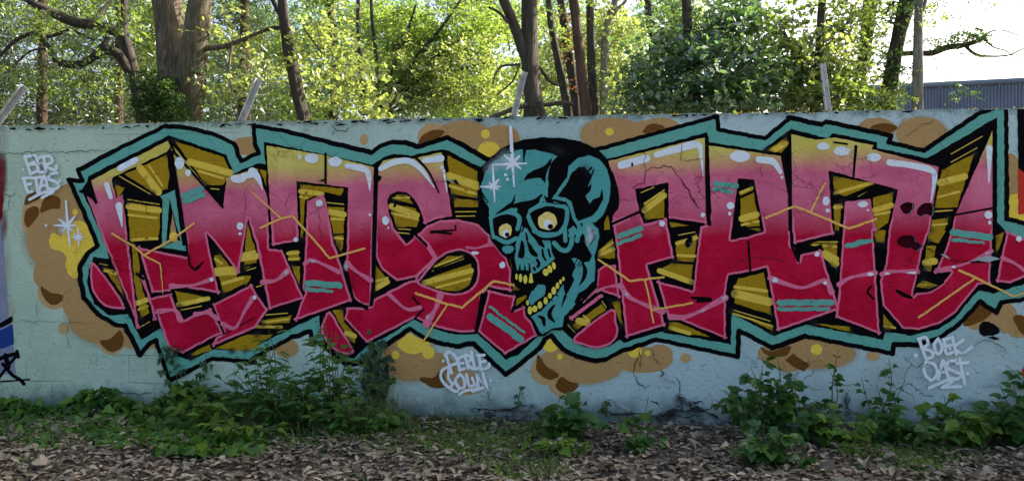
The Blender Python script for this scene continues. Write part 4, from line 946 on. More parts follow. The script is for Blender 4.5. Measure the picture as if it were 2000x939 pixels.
def rand_rot(n, g, tilt=0.9, up=True):
    """n random frames: yaw free, leaf blade normal within tilt of vertical"""
    yaw = g.uniform(0, 2 * np.pi, n); p = g.normal(0, tilt, n) ; r = g.normal(0, tilt, n)
    cy, sy, cp, sp, cr, sr = np.cos(yaw), np.sin(yaw), np.cos(p), np.sin(p), np.cos(r), np.sin(r)
    Z = np.zeros(n); O = np.ones(n)
    Rz = np.stack([np.stack([cy, -sy, Z], 1), np.stack([sy, cy, Z], 1), np.stack([Z, Z, O], 1)], 1)
    Rx = np.stack([np.stack([O, Z, Z], 1), np.stack([Z, cp, -sp], 1), np.stack([Z, sp, cp], 1)], 1)
    Ry = np.stack([np.stack([cr, Z, sr], 1), np.stack([Z, O, Z], 1), np.stack([-sr, Z, cr], 1)], 1)
    return Rz @ Rx @ Ry
def scatter_mesh(name, tpl, P, Rm, S, mat, g, rnd=None):
    V0, F0 = tpl
    n = len(P)
    V = np.einsum('nij,kj->nki', Rm, V0) * S[:, None, None] + P[:, None, :]
    F = F0[None] + (np.arange(n) * len(V0))[:, None, None]
    rn = g.random(n) if rnd is None else rnd
    return mesh_np(name, V.reshape(-1, 3), F.reshape(-1, F0.shape[1]), mat, rnd=np.repeat(rn, len(F0)))
RHOMB = (np.array([(0, 0, 0), (0.28, 0.42, 0.08), (0, 1, -0.08), (-0.28, 0.42, 0.08)]), np.array([(0, 1, 2), (0, 2, 3)]))
NEEDLE = (np.array([(0, 0, 0), (0.09, 0.5, 0.02), (0, 1, -0.06), (-0.09, 0.5, 0.02)]), np.array([(0, 1, 2), (0, 2, 3)]))

def tube_np(pts, rad, seg=9, wob=0.06, g=rng):
    pts = np.asarray(pts, float); rad = np.asarray(rad, float)
    # resample
    d = np.concatenate([[0], np.cumsum(np.linalg.norm(np.diff(pts, axis=0), axis=1))])
    k = max(len(pts), int(d[-1] / max(rad.mean() * 1.6, 0.02)))
    k = min(k, 60)
    t = np.linspace(0, d[-1], k)
    Pn = len(pts)
    if Pn > 2:   # smooth
        sp = []
        for tt in t:
            i = min(np.searchsorted(d, tt, 'right') - 1, Pn - 2)
            u = (tt - d[i]) / max(d[i + 1] - d[i], 1e-9)
            p1, p2 = pts[i], pts[i + 1]; p0 = pts[i - 1] if i > 0 else 2 * p1 - p2; p3 = pts[i + 2] if i + 2 < Pn else 2 * p2 - p1
            sp.append(0.5 * ((2 * p1) + (-p0 + p2) * u + (2 * p0 - 5 * p1 + 4 * p2 - p3) * u * u + (-p0 + 3 * p1 - 3 * p2 + p3) * u ** 3))
        Q = np.array(sp)
    else:
        Q = np.stack([np.interp(t, d, pts[:, i]) for i in range(3)], 1)
    rr = np.interp(t, d, rad)
    T_ = np.gradient(Q, axis=0); T_ /= np.maximum(np.linalg.norm(T_, axis=1), 1e-9)[:, None]
    ref = np.array([0.31, 0.95, 0.05]) if abs(T_[:, 1]).mean() < 0.8 else np.array([1.0, 0.1, 0.0])
    A = np.cross(T_, ref); A /= np.linalg.norm(A, axis=1)[:, None]
    B = np.cross(T_, A)
    a = np.linspace(0, 2 * np.pi, seg, endpoint=False)
    ph = g.uniform(0, 6, 3)
    lob = 1 + wob * np.sin(2 * a[None] + ph[0] + t[:, None] * 1.7) + wob * 0.8 * np.sin(3 * a[None] + ph[1] - t[:, None] * 2.3) + g.normal(0, wob * 0.4, (k, seg))
    V = Q[:, None, :] + (A[:, None, :] * np.cos(a)[None, :, None] + B[:, None, :] * np.sin(a)[None, :, None]) * (rr[:, None] * lob)[..., None]
    F = []
    for i in range(k - 1):
        for j in range(seg):
            j2 = (j + 1) % seg
            F.append((i * seg + j, i * seg + j2, (i + 1) * seg + j2, (i + 1) * seg + j))
    return V.reshape(-1, 3), np.array(F)
def tubes(name, lst, mat, parent, seg=9, wob=0.06, g=rng):
    Vs = []; Fs = []; o = 0
    for pts, rad in lst:
        V, F = tube_np(pts, rad, seg, wob, g); Vs.append(V); Fs.append(F + o); o += len(V)
    return link(name, mesh_np(name, np.concatenate(Vs), np.concatenate(Fs), mat, True), parent)

# ------------------------------------------------------------------ trees behind the wall
def limb(s, depth, dd=0.0):
    """'px,py,r_px ...' at one depth (m from the camera) -> world points and radii"""
    pts = []; rad = []
    L_ = s.split()
    for i, tok in enumerate(L_):
        a = [float(q) for q in tok.split(',')]
        dz = depth + dd * i / max(1, len(L_) - 1)
        pts.append(np.array(at(a[0], a[1], dz))); rad.append(a[2] * dz / FPX)
    return pts, rad
def to_ground(pts, rad, flare=1.25):
    p = pts[0].copy(); p[2] = -0.05
    q = (pts[0] + p) / 2
    return [p, q] + pts, [rad[0] * flare, rad[0] * 1.08] + rad
def crown_np(blobs, g, flat=0.35):
    """blobs: (px,py,depth,rx,ry,rdepth_m,n,leaf_m): leaves on small long sprays spread through each volume, and the sprays' twigs"""
    P = []; R_ = []; S = []; RN = []; TW = []
    for (px, py, dep, rx, ry, rz, n, lf) in blobs:
        per = 22
        k = max(1, n // per)
        u = g.normal(0, 1, (k, 3)); u /= np.linalg.norm(u, axis=1)[:, None]
        u *= (g.random(k) ** 0.40)[:, None]
        c = np.array([at(px + a * rx, py + b * ry, dep + d * rz) for a, b, d in u])
        Rm = rand_rot(k, g, flat)
        w = lf * 2.3
        t = g.uniform(-1, 1, (k, per))
        off = np.stack([t * w * 1.7, g.normal(0, 1, (k, per)) * w * .42 * (1.15 - np.abs(t)), g.normal(0, 0.12, (k, per)) * w], 2)
        pp = np.einsum('kij,kpj->kpi', Rm, off) + c[:, None, :]
        pp[..., 2] -= (off[..., 0] ** 2) * 0.35 / max(w, .05) * .35
        P.append(pp.reshape(-1, 3))
        r2 = np.einsum('kij,kpjl->kpil', Rm, rand_rot(k * per, g, 0.5).reshape(k, per, 3, 3))
        R_.append(r2.reshape(-1, 3, 3))
        S.append(lf * g.uniform(0.5, 1.25, k * per))
        RN.append(np.clip(np.repeat(g.random(k), per) * 0.6 + g.random(k * per) * 0.4, 0, 0.999))
        th = 0.0035 + 0.02 * lf
        tw = np.array([[(-1.7 * w, -th, 0), (-1.7 * w, th, 0), (1.6 * w, 0.001, -.1 * w), (1.6 * w, -0.001, -.1 * w)]])
        TW.append(np.einsum('kij,kpj->kpi', Rm, np.repeat(tw, k, 0)) + c[:, None, :])
    return np.concatenate(P), np.concatenate(R_), np.concatenate(S), np.concatenate(RN), np.concatenate(TW)
def tree(name, label, cat, limbs, bark, blobs, leafm, depth, group=None, tpl=RHOMB, seed=1, ground_first=1, extra=None, flat=0.35):
    g = np.random.default_rng(seed)
    base = None
    L_ = []
    for i, s in enumerate(limbs):
        dd = 0.0; dep = depth
        if isinstance(s, tuple): s, dep, dd = s
        pts, rad = limb(s, dep, dd)
        if i < ground_first:
            pts, rad = to_ground(pts, rad)
            if base is None: base = pts[0]
        L_.append((pts, rad))
    t = empty(name, (base[0], base[1], 0), label, cat, group)
    tubes('trunk', L_[:ground_first], bark, t, 14, 0.07, g)
    for p in L_[ground_first:]: tubes('branch', [p], bark, t, 9, 0.06, g)
    TWS = []
    for k, (bl, lm, tp) in enumerate([(blobs, leafm, tpl)] + (extra or [])):
        if not bl: continue
        P, Rm, S, RN, TW = crown_np(bl, g, flat)
        TWS.append(TW)
        link('crown', scatter_mesh('crown', tp, P, Rm, S, lm, g, RN), t)
    if TWS:
        TW = np.concatenate(TWS).reshape(-1, 3)
        link('twigs', mesh_np('twigs', TW, np.arange(len(TW)).reshape(-1, 4), bark), t)['kind'] = 'stuff'
    return t
# ---- individual trees, left to right
tree('oak_tree', 'thick forked oak trunk with ivy around its foot, left behind the wall', 'tree',
     [('345,250,47 350,215,40 358,175,38 362,140,38', 11.5, 0), ('340,245,28 342,190,29 340,150,30 337,105,28 332,55,28 326,0,28 316,-70,25 300,-200,18', 11.5, .3), ('364,245,28 369,200,29 372,160,30 379,100,28 385,45,26 391,0,24 408,-60,16 430,-180,12', 11.4, -.2),
      ('400,95,6 440,90,5 480,75,4 520,58,3', 11.3, -.6), ('455,80,3 450,110,2.5 448,140,2 455,190,1.5', 11.0, -.2)], MB_OAK,
     [(440, 60, 11.6, 60, 60, 0.6, 375, 0.102), (450, 160, 11.2, 55, 60, 0.5, 337, 0.094), (440, -120, 12, 160, 110, 1.2, 346, 0.100), (250, -160, 12.5, 180, 110, 1.5, 346, 0.100)], ML_YELLOW, 11.5, seed=11,
     extra=[([(330, 215, 10.85, 34, 34, .2, 900, .055), (300, 165, 10.9, 34, 30, .2, 600, .055), (358, 238, 10.8, 26, 14, .15, 260, .05), (305, 195, 11.1, 42, 50, 0.25, 2200, 0.06), (345, 225, 11.05, 40, 24, 0.12, 420, 0.050), (285, 150, 11.2, 18, 20, 0.2, 180, 0.050)], ML_IVY, RHOMB), ([(330, 175, 11, 24, 30, 0.12, 70, 0.060)], ML_YELLOW, RHOMB)])
tree('leaning_tree', 'dark leaning tree whose crooked limbs reach out to the far left', 'tree',
     [('278,250,11 268,190,10 260,140,11 250,100,11 240,65,12', 11.9, .1), ('243,68,11 215,58,11 180,50,10 150,45,10 120,34,9 90,20,8 60,4,7 25,-25,6', 12.0, -.4), ('240,65,8 243,35,7 242,0,6 240,-50,5', 12.0, .1), ('180,45,5 200,20,4 220,0,3', 12, .2),
      ('252,140,9 235,110,9 215,97,10 198,100,9 185,112,8', 11.9, -.2), ('212,72,6 200,92,6 170,120,8 140,126,8 112,120,7 95,95,6 78,72,5 60,66,4 30,80,4 0,110,3', 11.8, -.3), ('95,95,2.5 60,100,2 30,125,2', 11.7, -.2), ('135,58,3 110,68,3 90,72,3', 11.9, -.1), ('145,60,2 165,70,2 185,78,1.5', 11.9, .1),
      ('158,130,1.6 158,150,1.6 170,165,1.5 185,178,1.2', 11.6, 0)], MB_DARK,
     [(60, 30, 12.4, 90, 40, 0.8, 900, 0.060), (180, 15, 12.3, 60, 30, 0.6, 500, 0.060), (130, 160, 11.8, 60, 40, 0.5, 420, 0.060), (215, 170, 12, 40, 50, 0.4, 350, 0.060), (260, 50, 12.3, 25, 40, 0.4, 260, 0.060), (100, -100, 12.8, 170, 80, 1.5, 283, 0.088)], ML_MID, 11.9, seed=12,
     extra=[([(60, 60, 11.2, 70, 50, .3, 330, .075), (150, 90, 11.3, 60, 40, .3, 260, .075), (210, 40, 11.4, 50, 40, .3, 220, .075), (40, 180, 11.2, 60, 50, .3, 330, .08), (150, 190, 11.4, 60, 40, .3, 260, .075)], ML_MID, RHOMB)])
def conifer(label, px, depth, r, crown_px, seed, lean=0):
    g = np.random.default_rng(seed)
    cx, w, y0, y1 = crown_px
    bl = []
    for k in range(11):
        y = y0 + (y1 - y0) * k / 10
        ww = w * (0.55 + 0.45 * (k / 10))
        bl.append((cx + g.normal(0, w * .12), y, depth + g.normal(0, .4), ww, (y1 - y0) * .06, ww * depth / FPX, 620, .2))
    lm = [f'{px},255,{r} {px + lean * .5},100,{r * .9} {px + lean},-60,{r * .7} {px + lean * 1.3},-260,{r * .4}']
    return tree('conifer_tree', label, 'conifer', lm, MB_RED, bl, ML_NEEDLE, depth, 'dark conifers far left behind the wall', NEEDLE, seed)
conifer('dark conifer with reddish trunk at the far left edge', 82, 19, 9, (40, 120, -160, 240), 21)
conifer('conifer with drooping dark sprays left of the forked oak', 232, 22, 8, (205, 100, -160, 235), 22)
conifer('grey green conifer right of the forked oak', 478, 20, 11, (470, 70, -180, 250), 23)
conifer('outermost conifer partly outside the left edge', -70, 17, 10, (-80, 110, -160, 260), 24)
tree('thin_tree', 'slim straight leaning trunk between the oak and the fan of branches', 'tree',
     [('594,250,13 585,200,12 575,150,12 565,100,11 557,50,10 551,0,9 545,-70,8 530,-200,5', 12.2, 0), ('562,58,4 535,55,4 505,66,4 478,80,3 440,95,2', 12.2, -.3), ('557,45,5 545,25,5 533,0,5 515,-40,4', 12.2, .2), ('594,57,1.5 615,85,1.5 628,103,1.5', 11.9, 0), ('565,95,1.4 572,97,1.4', 12.0, -.2)], MB_DARK,
     [(630, 60, 12, 70, 55, 0.6, 525, 0.109), (680, 130, 11.8, 60, 60, 0.5, 487, 0.116), (700, 195, 11.6, 55, 34, 0.4, 315, 0.116), (520, 140, 12.4, 60, 60, 0.5, 270, 0.102), (610, 170, 12.6, 50, 60, 0.5, 315, 0.102), (600, -120, 12.5, 190, 110, 1.3, 346, 0.100)], ML_YELLOW, 12.2, seed=13)
FAN = ['735,225,5 790,150,4 850,70,3.5 880,30,3 900,0,2', '735,225,4 770,130,3.5 800,50,3 812,10,2', '745,225,4 830,130,3.5 920,60,3', '740,225,4 800,170,3.5 870,125,3 930,105,2', '760,225,4 850,185,3 900,160,2', '735,225,5 735,120,4 728,50,3.5 725,0,3', '735,225,3 830,90,3 872,70,2', '750,225,3 795,195,3 840,180,2', '738,225,4 762,150,3 772,110,3 790,60,2', '710,225,6 705,150,5 700,80,4 700,0,4', '770,225,3 880,145,2.5 960,120,2']
tree('fan_shrub', 'bright fan of slender branches rising to the upper right in mid wall', 'shrub', FAN, MB_DARK,
     [(870, 60, 16.5, 120, 70, 0.72, 3162, 0.111), (900, 150, 16.5, 120, 70, 0.72, 3425, 0.111), (790, 170, 16.2, 90, 60, 0.54, 1897, 0.104), (770, 60, 16.8, 90, 70, 0.54, 1897, 0.104), (960, 60, 17.5, 60, 80, 0.48, 1159, 0.104), (850, -110, 17, 220, 110, 1.2, 487, 0.138)], ML_BRIGHT, 16.2, seed=14, flat=0.2,
     extra=[([(850, 185, 15.4, 90, 40, .3, 900, .10), (910, 120, 15.3, 70, 60, .3, 900, .10), (800, 120, 15.6, 70, 60, .3, 700, .10), (960, 190, 15.4, 50, 40, .3, 500, .10)], ML_YELLOW, RHOMB)])  # yellow leaves added in front to brighten the shaded lower crown
tree('double_tree', 'stout dark trunk forking low, directly right above the skull', 'tree',
     [('1040,250,23 1042,200,20 1036,140,18 1035,80,16 1035,0,15 1034,-80,14 1030,-250,10', 11.2, 0), ('1034,130,11 1018,90,10 1002,45,10 985,5,10 965,-50,9 930,-160,7', 11.2, -.3), ('1054,200,6 1060,222,7 1066,245,8', 11.0, -.1), ('1032,205,5 1005,212,5 980,222,5 955,232,4', 11.0, -.2),
      ('1062,206,5 1085,202,5 1108,202,5 1122,206,4', 11.2, .1), ('1016,126,3 1000,127,2.5 980,130,2.5 968,145,2 962,165,1.5', 11.0, -.2), ('1016,126,2 1000,160,2 970,185,1.5', 10.9, -.1), ('992,45,3 975,25,3 955,15,2.5', 11, -.2), ('1046,122,3 1060,140,3 1075,160,3 1095,168,2', 11.3, .2)], MB_DARK,
     [(1000, -110, 12, 170, 90, 1.4, 315, 0.100), (1060, 60, 12.4, 30, 50, 0.4, 160, 0.060)], ML_BRIGHT, 11.2, seed=15)
for i, (s, d, lab) in enumerate([('1112,250,8 1100,170,7.5 1085,100,7 1075,40,7 1068,-30,6 1050,-200,5|', 12.5, 'thin leaning trunk just right of the stout dark trunk'), ('1146,250,12 1137,160,10 1128,70,9 1121,0,9 1114,-80,8 1100,-220,6|', 12.0, 'reddish brown straight trunk, left one of the close pair'), ('1162,250,9 1158,170,9 1154,80,8 1152,0,8 1150,-80,7 1150,-220,5|', 12.3, 'upright mossy trunk, right one of the close pair')]):
    bl = [(1140 + 40 * i, -130, d + .4, 120, 70, 1.2, 1200, .08)]
    if i == 2: bl += [(1153, 30, d - .1, 14, 60, .12, 160, .05), (1160, 150, d - .1, 14, 40, .12, 90, .05)]
    if i == 0: bl += [(1100, 60, 13, 30, 70, 0.3, 260, 0.055)]
    tree('slender_tree', lab, 'tree', [(s.strip('|'), d, 0)], MB_DARK if i != 1 else MB_RED, bl, ML_BRIGHT, d, 'slender trunks right of the skull', seed=30 + i)
tree('ivy_stump_tree', 'rusty dead ivy hanging on a dark trunk between the slender trunks', 'tree', [('1128,250,9 1118,150,9 1105,70,9 1095,0,8 1085,-80,7', 13.6, 0)], MB_DARK,
     [(1110, 100, 13.4, 20, 90, 0.25, 500, 0.060)], ML_RUST, 13.6, seed=34)
tree('pale_tree', 'pale grey forked trunk far behind in the bright foliage', 'tree', [('1178,250,9 1180,150,8 1183,60,8', 20, 0), ('1183,65,7 1192,30,7 1202,0,6 1215,-60,5', 20, 0), ('1190,40,5 1205,18,4 1220,5,3 1240,-30,3', 20, 0)], MB_PALE,
     [(1200, 60, 20.5, 60, 70, 1, 2210, 0.130), (1190, 170, 20.5, 70, 60, 1, 2210, 0.130), (1100, 120, 21, 90, 110, 1, 3060, 0.130), (1180, -90, 21, 120, 80, 1, 346, 0.150)], ML_YELLOW, 20, seed=35)
tree('dense_bush', 'big dense dark green bushy tree right of the trunks', 'tree', ['1360,250,14 1355,180,12 1345,100,10 1340,0,9 1335,-80,7', '1355,180,5 1320,120,4 1290,80,3', '1350,140,5 1400,90,4 1430,40,3', '1370,240,6 1410,180,4 1450,120,3'], MB_DARK,
     [(1450, 90, 12.2, 50, 60, 0.6, 806, 0.120), (1480, 165, 12, 50, 55, 0.5, 806, 0.120), (1450, 15, 12.6, 60, 40, 0.6, 558, 0.120), (1300, 20, 12.8, 60, 30, 0.6, 260, 0.114), (1330, 90, 12.3, 60, 50, 0.6, 620, 0.120), (1270, 175, 12, 50, 50, 0.5, 558, 0.114), (1330, 190, 12, 110, 50, 0.9, 1674, 0.128), (1290, 130, 12.2, 50, 40, 0.6, 418, 0.128), (1390, 120, 12, 85, 70, 0.9, 1674, 0.128), (1430, 190, 11.8, 80, 45, 0.7, 1116, 0.128), (1400, 30, 12.4, 70, 50, 0.8, 697, 0.128), (1270, 60, 12.8, 45, 45, 0.6, 195, 0.121), (1370, -120, 13, 150, 90, 1.4, 351, 0.130), (1245, 210, 12, 40, 26, 0.4, 232, 0.113)], ML_DARK, 12.2, seed=16)
tree('leafy_tree', 'lighter leafy tree with yellow sprays right of the dark bush', 'tree', ['1590,250,10 1592,180,9 1600,100,8 1605,20,7 1612,-60,6', '1592,180,4 1560,120,4 1530,60,3', '1600,120,4 1640,70,3 1665,30,2'], MB_DARK,
     [(1520, 110, 12.6, 40, 70, .6, 600, .11), (1660, 150, 12.8, 40, 70, .6, 520, .10), (1720, 90, 13.4, 34, 80, .5, 420, .085), (1800, 20, 13.6, 50, 30, .5, 220, .08), (1700, 20, 13.4, 60, 36, .5, 420, .09), (1950, 8, 13.4, 30, 12, .3, 60, .07), (1700, 200, 12.6, 40, 30, .4, 420, .09), (1660, 40, 13.2, 50, 50, .6, 300, .10), (1560, 170, 12.6, 70, 65, 0.8, 1650, 0.123), (1540, 60, 12.8, 55, 60, 0.7, 637, 0.123), (1620, 180, 12.4, 60, 60, 0.6, 1350, 0.116), (1625, 70, 12.8, 55, 60, 0.6, 525, 0.116), (1610, -120, 13.2, 120, 80, 1.2, 346, 0.125)], ML_MID, 12.5, seed=17,
     extra=[([(1600, 110, 12.2, 60, 60, 0.5, 315, 0.123), (1640, 90, 12.2, 30, 30, 0.3, 120, 0.123), (1570, 190, 12.1, 70, 30, 0.4, 180, 0.116)], ML_YELLOW, RHOMB)])
tree('ivy_tree', 'dark ivy-clad trunk left of the two trunks beside the grey shed', 'tree', ['1668,250,14 1676,180,13 1690,90,12 1700,0,14 1708,-80,13 1720,-240,9'], MB_DARK,
     [(1672, 190, 14, 20, 60, 0.2, 600, 0.060), (1688, 80, 14, 18, 90, 0.2, 700, 0.060), (1700, -100, 14.2, 90, 80, 1.2, 236, 0.112), (1725, 60, 14.3, 26, 80, 0.3, 260, 0.060)], ML_IVY, 14.2, seed=18)
tree('ivy_tree', 'leaning ivy-covered trunk with a long branch towards the open sky', 'tree', ['1732,250,16 1738,180,15 1748,110,14 1760,50,14 1772,0,16 1782,-80,14 1800,-240,10', '1755,106,5 1790,104,5 1820,104,6 1850,93,6 1885,88,5 1915,78,4 1925,70,3', '1885,90,3 1905,106,3 1930,110,2 1970,108,1.5 2000,95,1.2 2040,85,1', '1920,76,2 1935,62,1.5 1960,60,1.2 1990,70,1', '1922,76,2 1940,92,1.5 1965,100,1.2 1990,118,.8', '1920,60,2 1905,55,2'], MB_DARK,
     [(1740, 170, 13, 26, 70, 0.22, 900, 0.060), (1762, 40, 13, 22, 60, 0.2, 520, 0.060), (1855, 85, 13, 45, 14, 0.3, 460, 0.050), (1895, 70, 13, 34, 16, 0.3, 700, 0.050), (1900, 115, 13, 36, 26, 0.3, 80, 0.045), (1790, 110, 13, 34, 34, 0.3, 120, 0.045), (1720, 215, 12.8, 46, 20, 0.3, 300, 0.060), (1770, -110, 13.5, 90, 60, 1.2, 189, 0.112), (1835, 10, 13.6, 40, 34, 0.5, 180, 0.055), (1905, 0, 13.6, 30, 12, 0.4, 80, 0.055), (1862, 40, 13.4, 24, 20, 0.4, 70, 0.05), (1872, 175, 12.6, 16, 34, 0.15, 110, 0.060), (1900, 180, 12.6, 14, 22, 0.12, 46, 0.055)], ML_IVY, 13.2, seed=19)
tree('pale_tree', 'slim pale trunk right in front of the grey shed', 'tree', ['1793,250,10 1792,150,9.5 1793,60,8.5 1795,0,8 1797,-80,7 1800,-240,5', '1797,30,4 1806,10,3.5 1812,-20,3'], MB_PALE,
     [(1795, 60, 12.3, 14, 80, 0.12, 120, 0.045), (1800, -120, 13, 70, 50, 1, 110, 0.100), (1785, 200, 12.2, 34, 14, 0.2, 90, 0.055)], ML_BRIGHT, 12.4, seed=20)
# farther individual trees that close the view
for i, (px, d, r, w, lm, lab) in enumerate([(650, 26, 9, 150, ML_BRIGHT, 'tall bright tree behind the slim leaning trunk'), (940, 28, 9, 150, ML_BRIGHT, 'tall bright tree behind the fan of branches'), (330, 27, 9, 120, ML_MID, 'green tree far behind the forked oak'), (1270, 27, 9, 90, ML_MID, 'green tree far behind the dark bush')]):
    g = np.random.default_rng(60 + i)
    bl = [(px + g.normal(0, w * .5), y, d + g.normal(0, .8), w * .55, 46, 1.6, 1700, .17) for y in (220, 160, 100, 40, -30)]
    tree('woodland_tree', lab, 'tree', [f'{px},250,{r} {px + 6},120,{r * .9} {px - 5},0,{r * .8} {px},-120,{r * .6}'], MB_DARK, bl, lm, d, 'taller woodland trees farther back', seed=70 + i)
# the wood behind, which reads as one mass
def far_wood():
    for name, lab, lo, hi, gap, mat, sd in (('distant_conifers', 'dark conifer wood far behind at the left', -260, 330, .28, ML_NEEDLE, 5), ('distant_wood', 'dark green wood far behind the middle and right trunks', 300, 1320, .14, ML_DARK, 6)):  # distant_wood: dark leaf colour stands in for shaded depth
        g = np.random.default_rng(sd)
        bl = []
        for px0 in range(lo, hi, 34):
            px = px0 + g.normal(0, 12)
            for y in (235, 190, 140, 85, 25):
                if g.random() < gap and y < 215: continue
                bl.append((px, y + g.normal(0, 12), g.uniform(33, 42), 34, 30, 2.0, 340, .26))
        P, Rm, S, RN, TW = crown_np(bl, g)
        o = link(name, scatter_mesh(name, RHOMB, P, Rm, S, mat, g, RN))
        tag(o, lab, 'wood', kind='stuff')
far_wood()

# ------------------------------------------------------------------ grey shed behind on the right
def shed():
    a = np.array(at(1690, 168, 24.0)); b = np.array(at(2120, 147, 21.5))
    t = empty('metal_shed', (a[0], a[1], 0), 'blue grey corrugated metal shed behind the trunks at far right', 'shed')
    d = b - a; L_ = float(np.hypot(d[0], d[1])); ux = d[:2] / L_; nrm = np.array([-ux[1], ux[0]])
    n = int(L_ / 0.09); V = []; F = []
    # one trapezoidal profile sheet: each panel a mesh of its own
    pan = 11; per = max(8, n // pan // 4 * 4)
    pw = L_ / pan
    for k in range(pan):
        V = []; s0 = k * pw
        prof = []
        m = 6
        for j in range(m):
            x0 = s0 + pw * j / m; w = pw / m
            prof += [(x0 + 0.004, 0.0), (x0 + w * .45, 0.0), (x0 + w * .55, -0.045), (x0 + w * .9, -0.045)]
        prof.append((s0 + pw - 0.006, 0.0))
        for (s, o) in prof:
            p = a[:2] + ux * s + nrm * o
            zt = a[2] + (b[2] - a[2]) * s / L_
            V += [(p[0], p[1], 0.0), (p[0], p[1], zt - 0.12)]
        F = [(2 * i, 2 * i + 2, 2 * i + 3, 2 * i + 1) for i in range(len(prof) - 1)]
        link('panel', mesh_np('panel', V, F, M_CLAD), t)
    V = []
    for s in (0, L_):
        p = a[:2] + ux * s; z = a[2] + (b[2] - a[2]) * s / L_
        for (o, h) in ((-0.09, -0.14), (-0.09, 0.0), (0.12, 0.0), (0.12, -0.14)): V.append((p[0] + nrm[0] * o, p[1] + nrm[1] * o, z + h))
    link('roof_edge', mesh_np('roof_edge', V, [(i, (i + 1) % 4, 4 + (i + 1) % 4, 4 + i) for i in range(4)] + [(0, 1, 2, 3), (7, 6, 5, 4)], M_CLAD), t)
    # body behind the cladding
    q = nrm * 9.0
    c = [a[:2] + nrm * .02, b[:2] + nrm * .02, b[:2] + q, a[:2] + q]
    V = [(p[0], p[1], z) for z, k in ((0, 0), (1, 1)) for p in c]
    V = [(p[0], p[1], 0.0 if k == 0 else (a[2] if i in (0, 3) else b[2]) - .16) for k in (0, 1) for i, p in enumerate(c)]
    link('body', mesh_np('body', V, [(0, 1, 5, 4), (1, 2, 6, 5), (2, 3, 7, 6), (3, 0, 4, 7), (4, 5, 6, 7)], M_CLAD), t)
shed()

# ------------------------------------------------------------------ angle-iron posts on the wall top
def post(px0, py0, px1, py1, w_px, lab, back=0.10):
    d0 = (CAM_D + back) / ray(px0, py0).y
    b = np.array(at(px0, py0, d0)); e = np.array(at(px1, py1, (CAM_D + back) / ray(px1, py1).y))
    b[2] = WZ + 0.004
    ax = e - b; L_ = np.linalg.norm(ax); ax /= L_
    side = np.cross(ax, [0, 1, 0]); side /= np.linalg.norm(side)
    fr = np.array([0, -1.0, 0])
    w = w_px * CAM_D / FPX; th = 0.006
    t = empty('angle_post', tuple(b), lab, 'post', 'bent steel fence posts on the wall top')
    def bar(name, prof, mat, z0, z1):
        V = []
        for z in (z0, z1):
            for (u, v) in prof: V.append(b + ax * z + side * u + fr * v)
        n = len(prof)
        F = [(i, (i + 1) % n, n + (i + 1) % n, n + i) for i in range(n)]
        bm = bmesh.new(); vv = [bm.verts.new(p) for p in V]
        for f in F: bm.faces.new([vv[i] for i in f])
        bm.faces.new([vv[i] for i in range(n)][::-1]); bm.faces.new([vv[i] for i in range(n, 2 * n)])
        bmesh.ops.recalc_face_normals(bm, faces=bm.faces)
        bmesh.ops.bevel(bm, geom=bm.edges[:], offset=0.0012, segments=1, affect='EDGES')
        me = bpy.data.meshes.new(name); bm.to_mesh(me); bm.free(); me.materials.append(mat)
        return link(name, me, t)
    bar('flange', [(-w / 2, 0), (w / 2, 0), (w / 2, th), (-w / 2, th)], M_POST, 0, L_)
    bar('flange', [(w / 2 - th, th + .001), (w / 2, th + .001), (w / 2, w * .8), (w / 2 - th, w * .8)], M_POST, 0, L_)
    for k in (0.35, 0.62, 0.88):   # wire lugs along the edge
        bar('wire_lug', [(w / 2, 0.012), (w / 2 + 0.010, 0.012), (w / 2 + 0.010, 0.018), (w / 2, 0.018)], M_PLATE, L_ * k, L_ * k + 0.016)
    V = [(b[0] + x, b[1] + y, WZ + z) for z in (-0.012, 0.012) for x, y in ((-.07, -.05), (.07, -.05), (.07, .05), (-.07, .05))]
    link('base_plate', mesh_np('base_plate', V, [(3, 2, 1, 0), (4, 5, 6, 7), (0, 1, 5, 4), (1, 2, 6, 5), (2, 3, 7, 6), (3, 0, 4, 7)], M_PLATE), t)
post(-8, 240, 50, 170, 13, 'leaning steel post, leftmost on the wall, tilted far right')
post(472, 240, 507, 156, 12, 'leaning steel post on the wall right of the forked oak')
post(1003, 233, 1025, 141, 11, 'steel post on the wall in front of the stout dark trunk')
post(1618, 216, 1606, 125, 12, 'nearly upright steel post on the wall in front of the leafy tree')
# moss and dead leaves along the top
def moss():
    g = np.random.default_rng(8)
    n = 2600
    x = g.uniform(WX0, WX1, n)
    keep = g.random(n) < (0.25 + 0.75 * (np.sin(x * 1.9) * np.sin(x * 0.7 + 1) > -0.1))
    x = x[keep]; n = len(x)
    P = np.stack([x, g.uniform(0.02, 0.19, n), WZ + g.uniform(0.0, 0.008, n)], 1)
    o = link('wall_moss', scatter_mesh('wall_moss', RHOMB, P, rand_rot(n, g, 0.5), g.uniform(0.012, 0.034, n), M_MOSS, g), wall)
    o['kind'] = 'stuff'
moss()
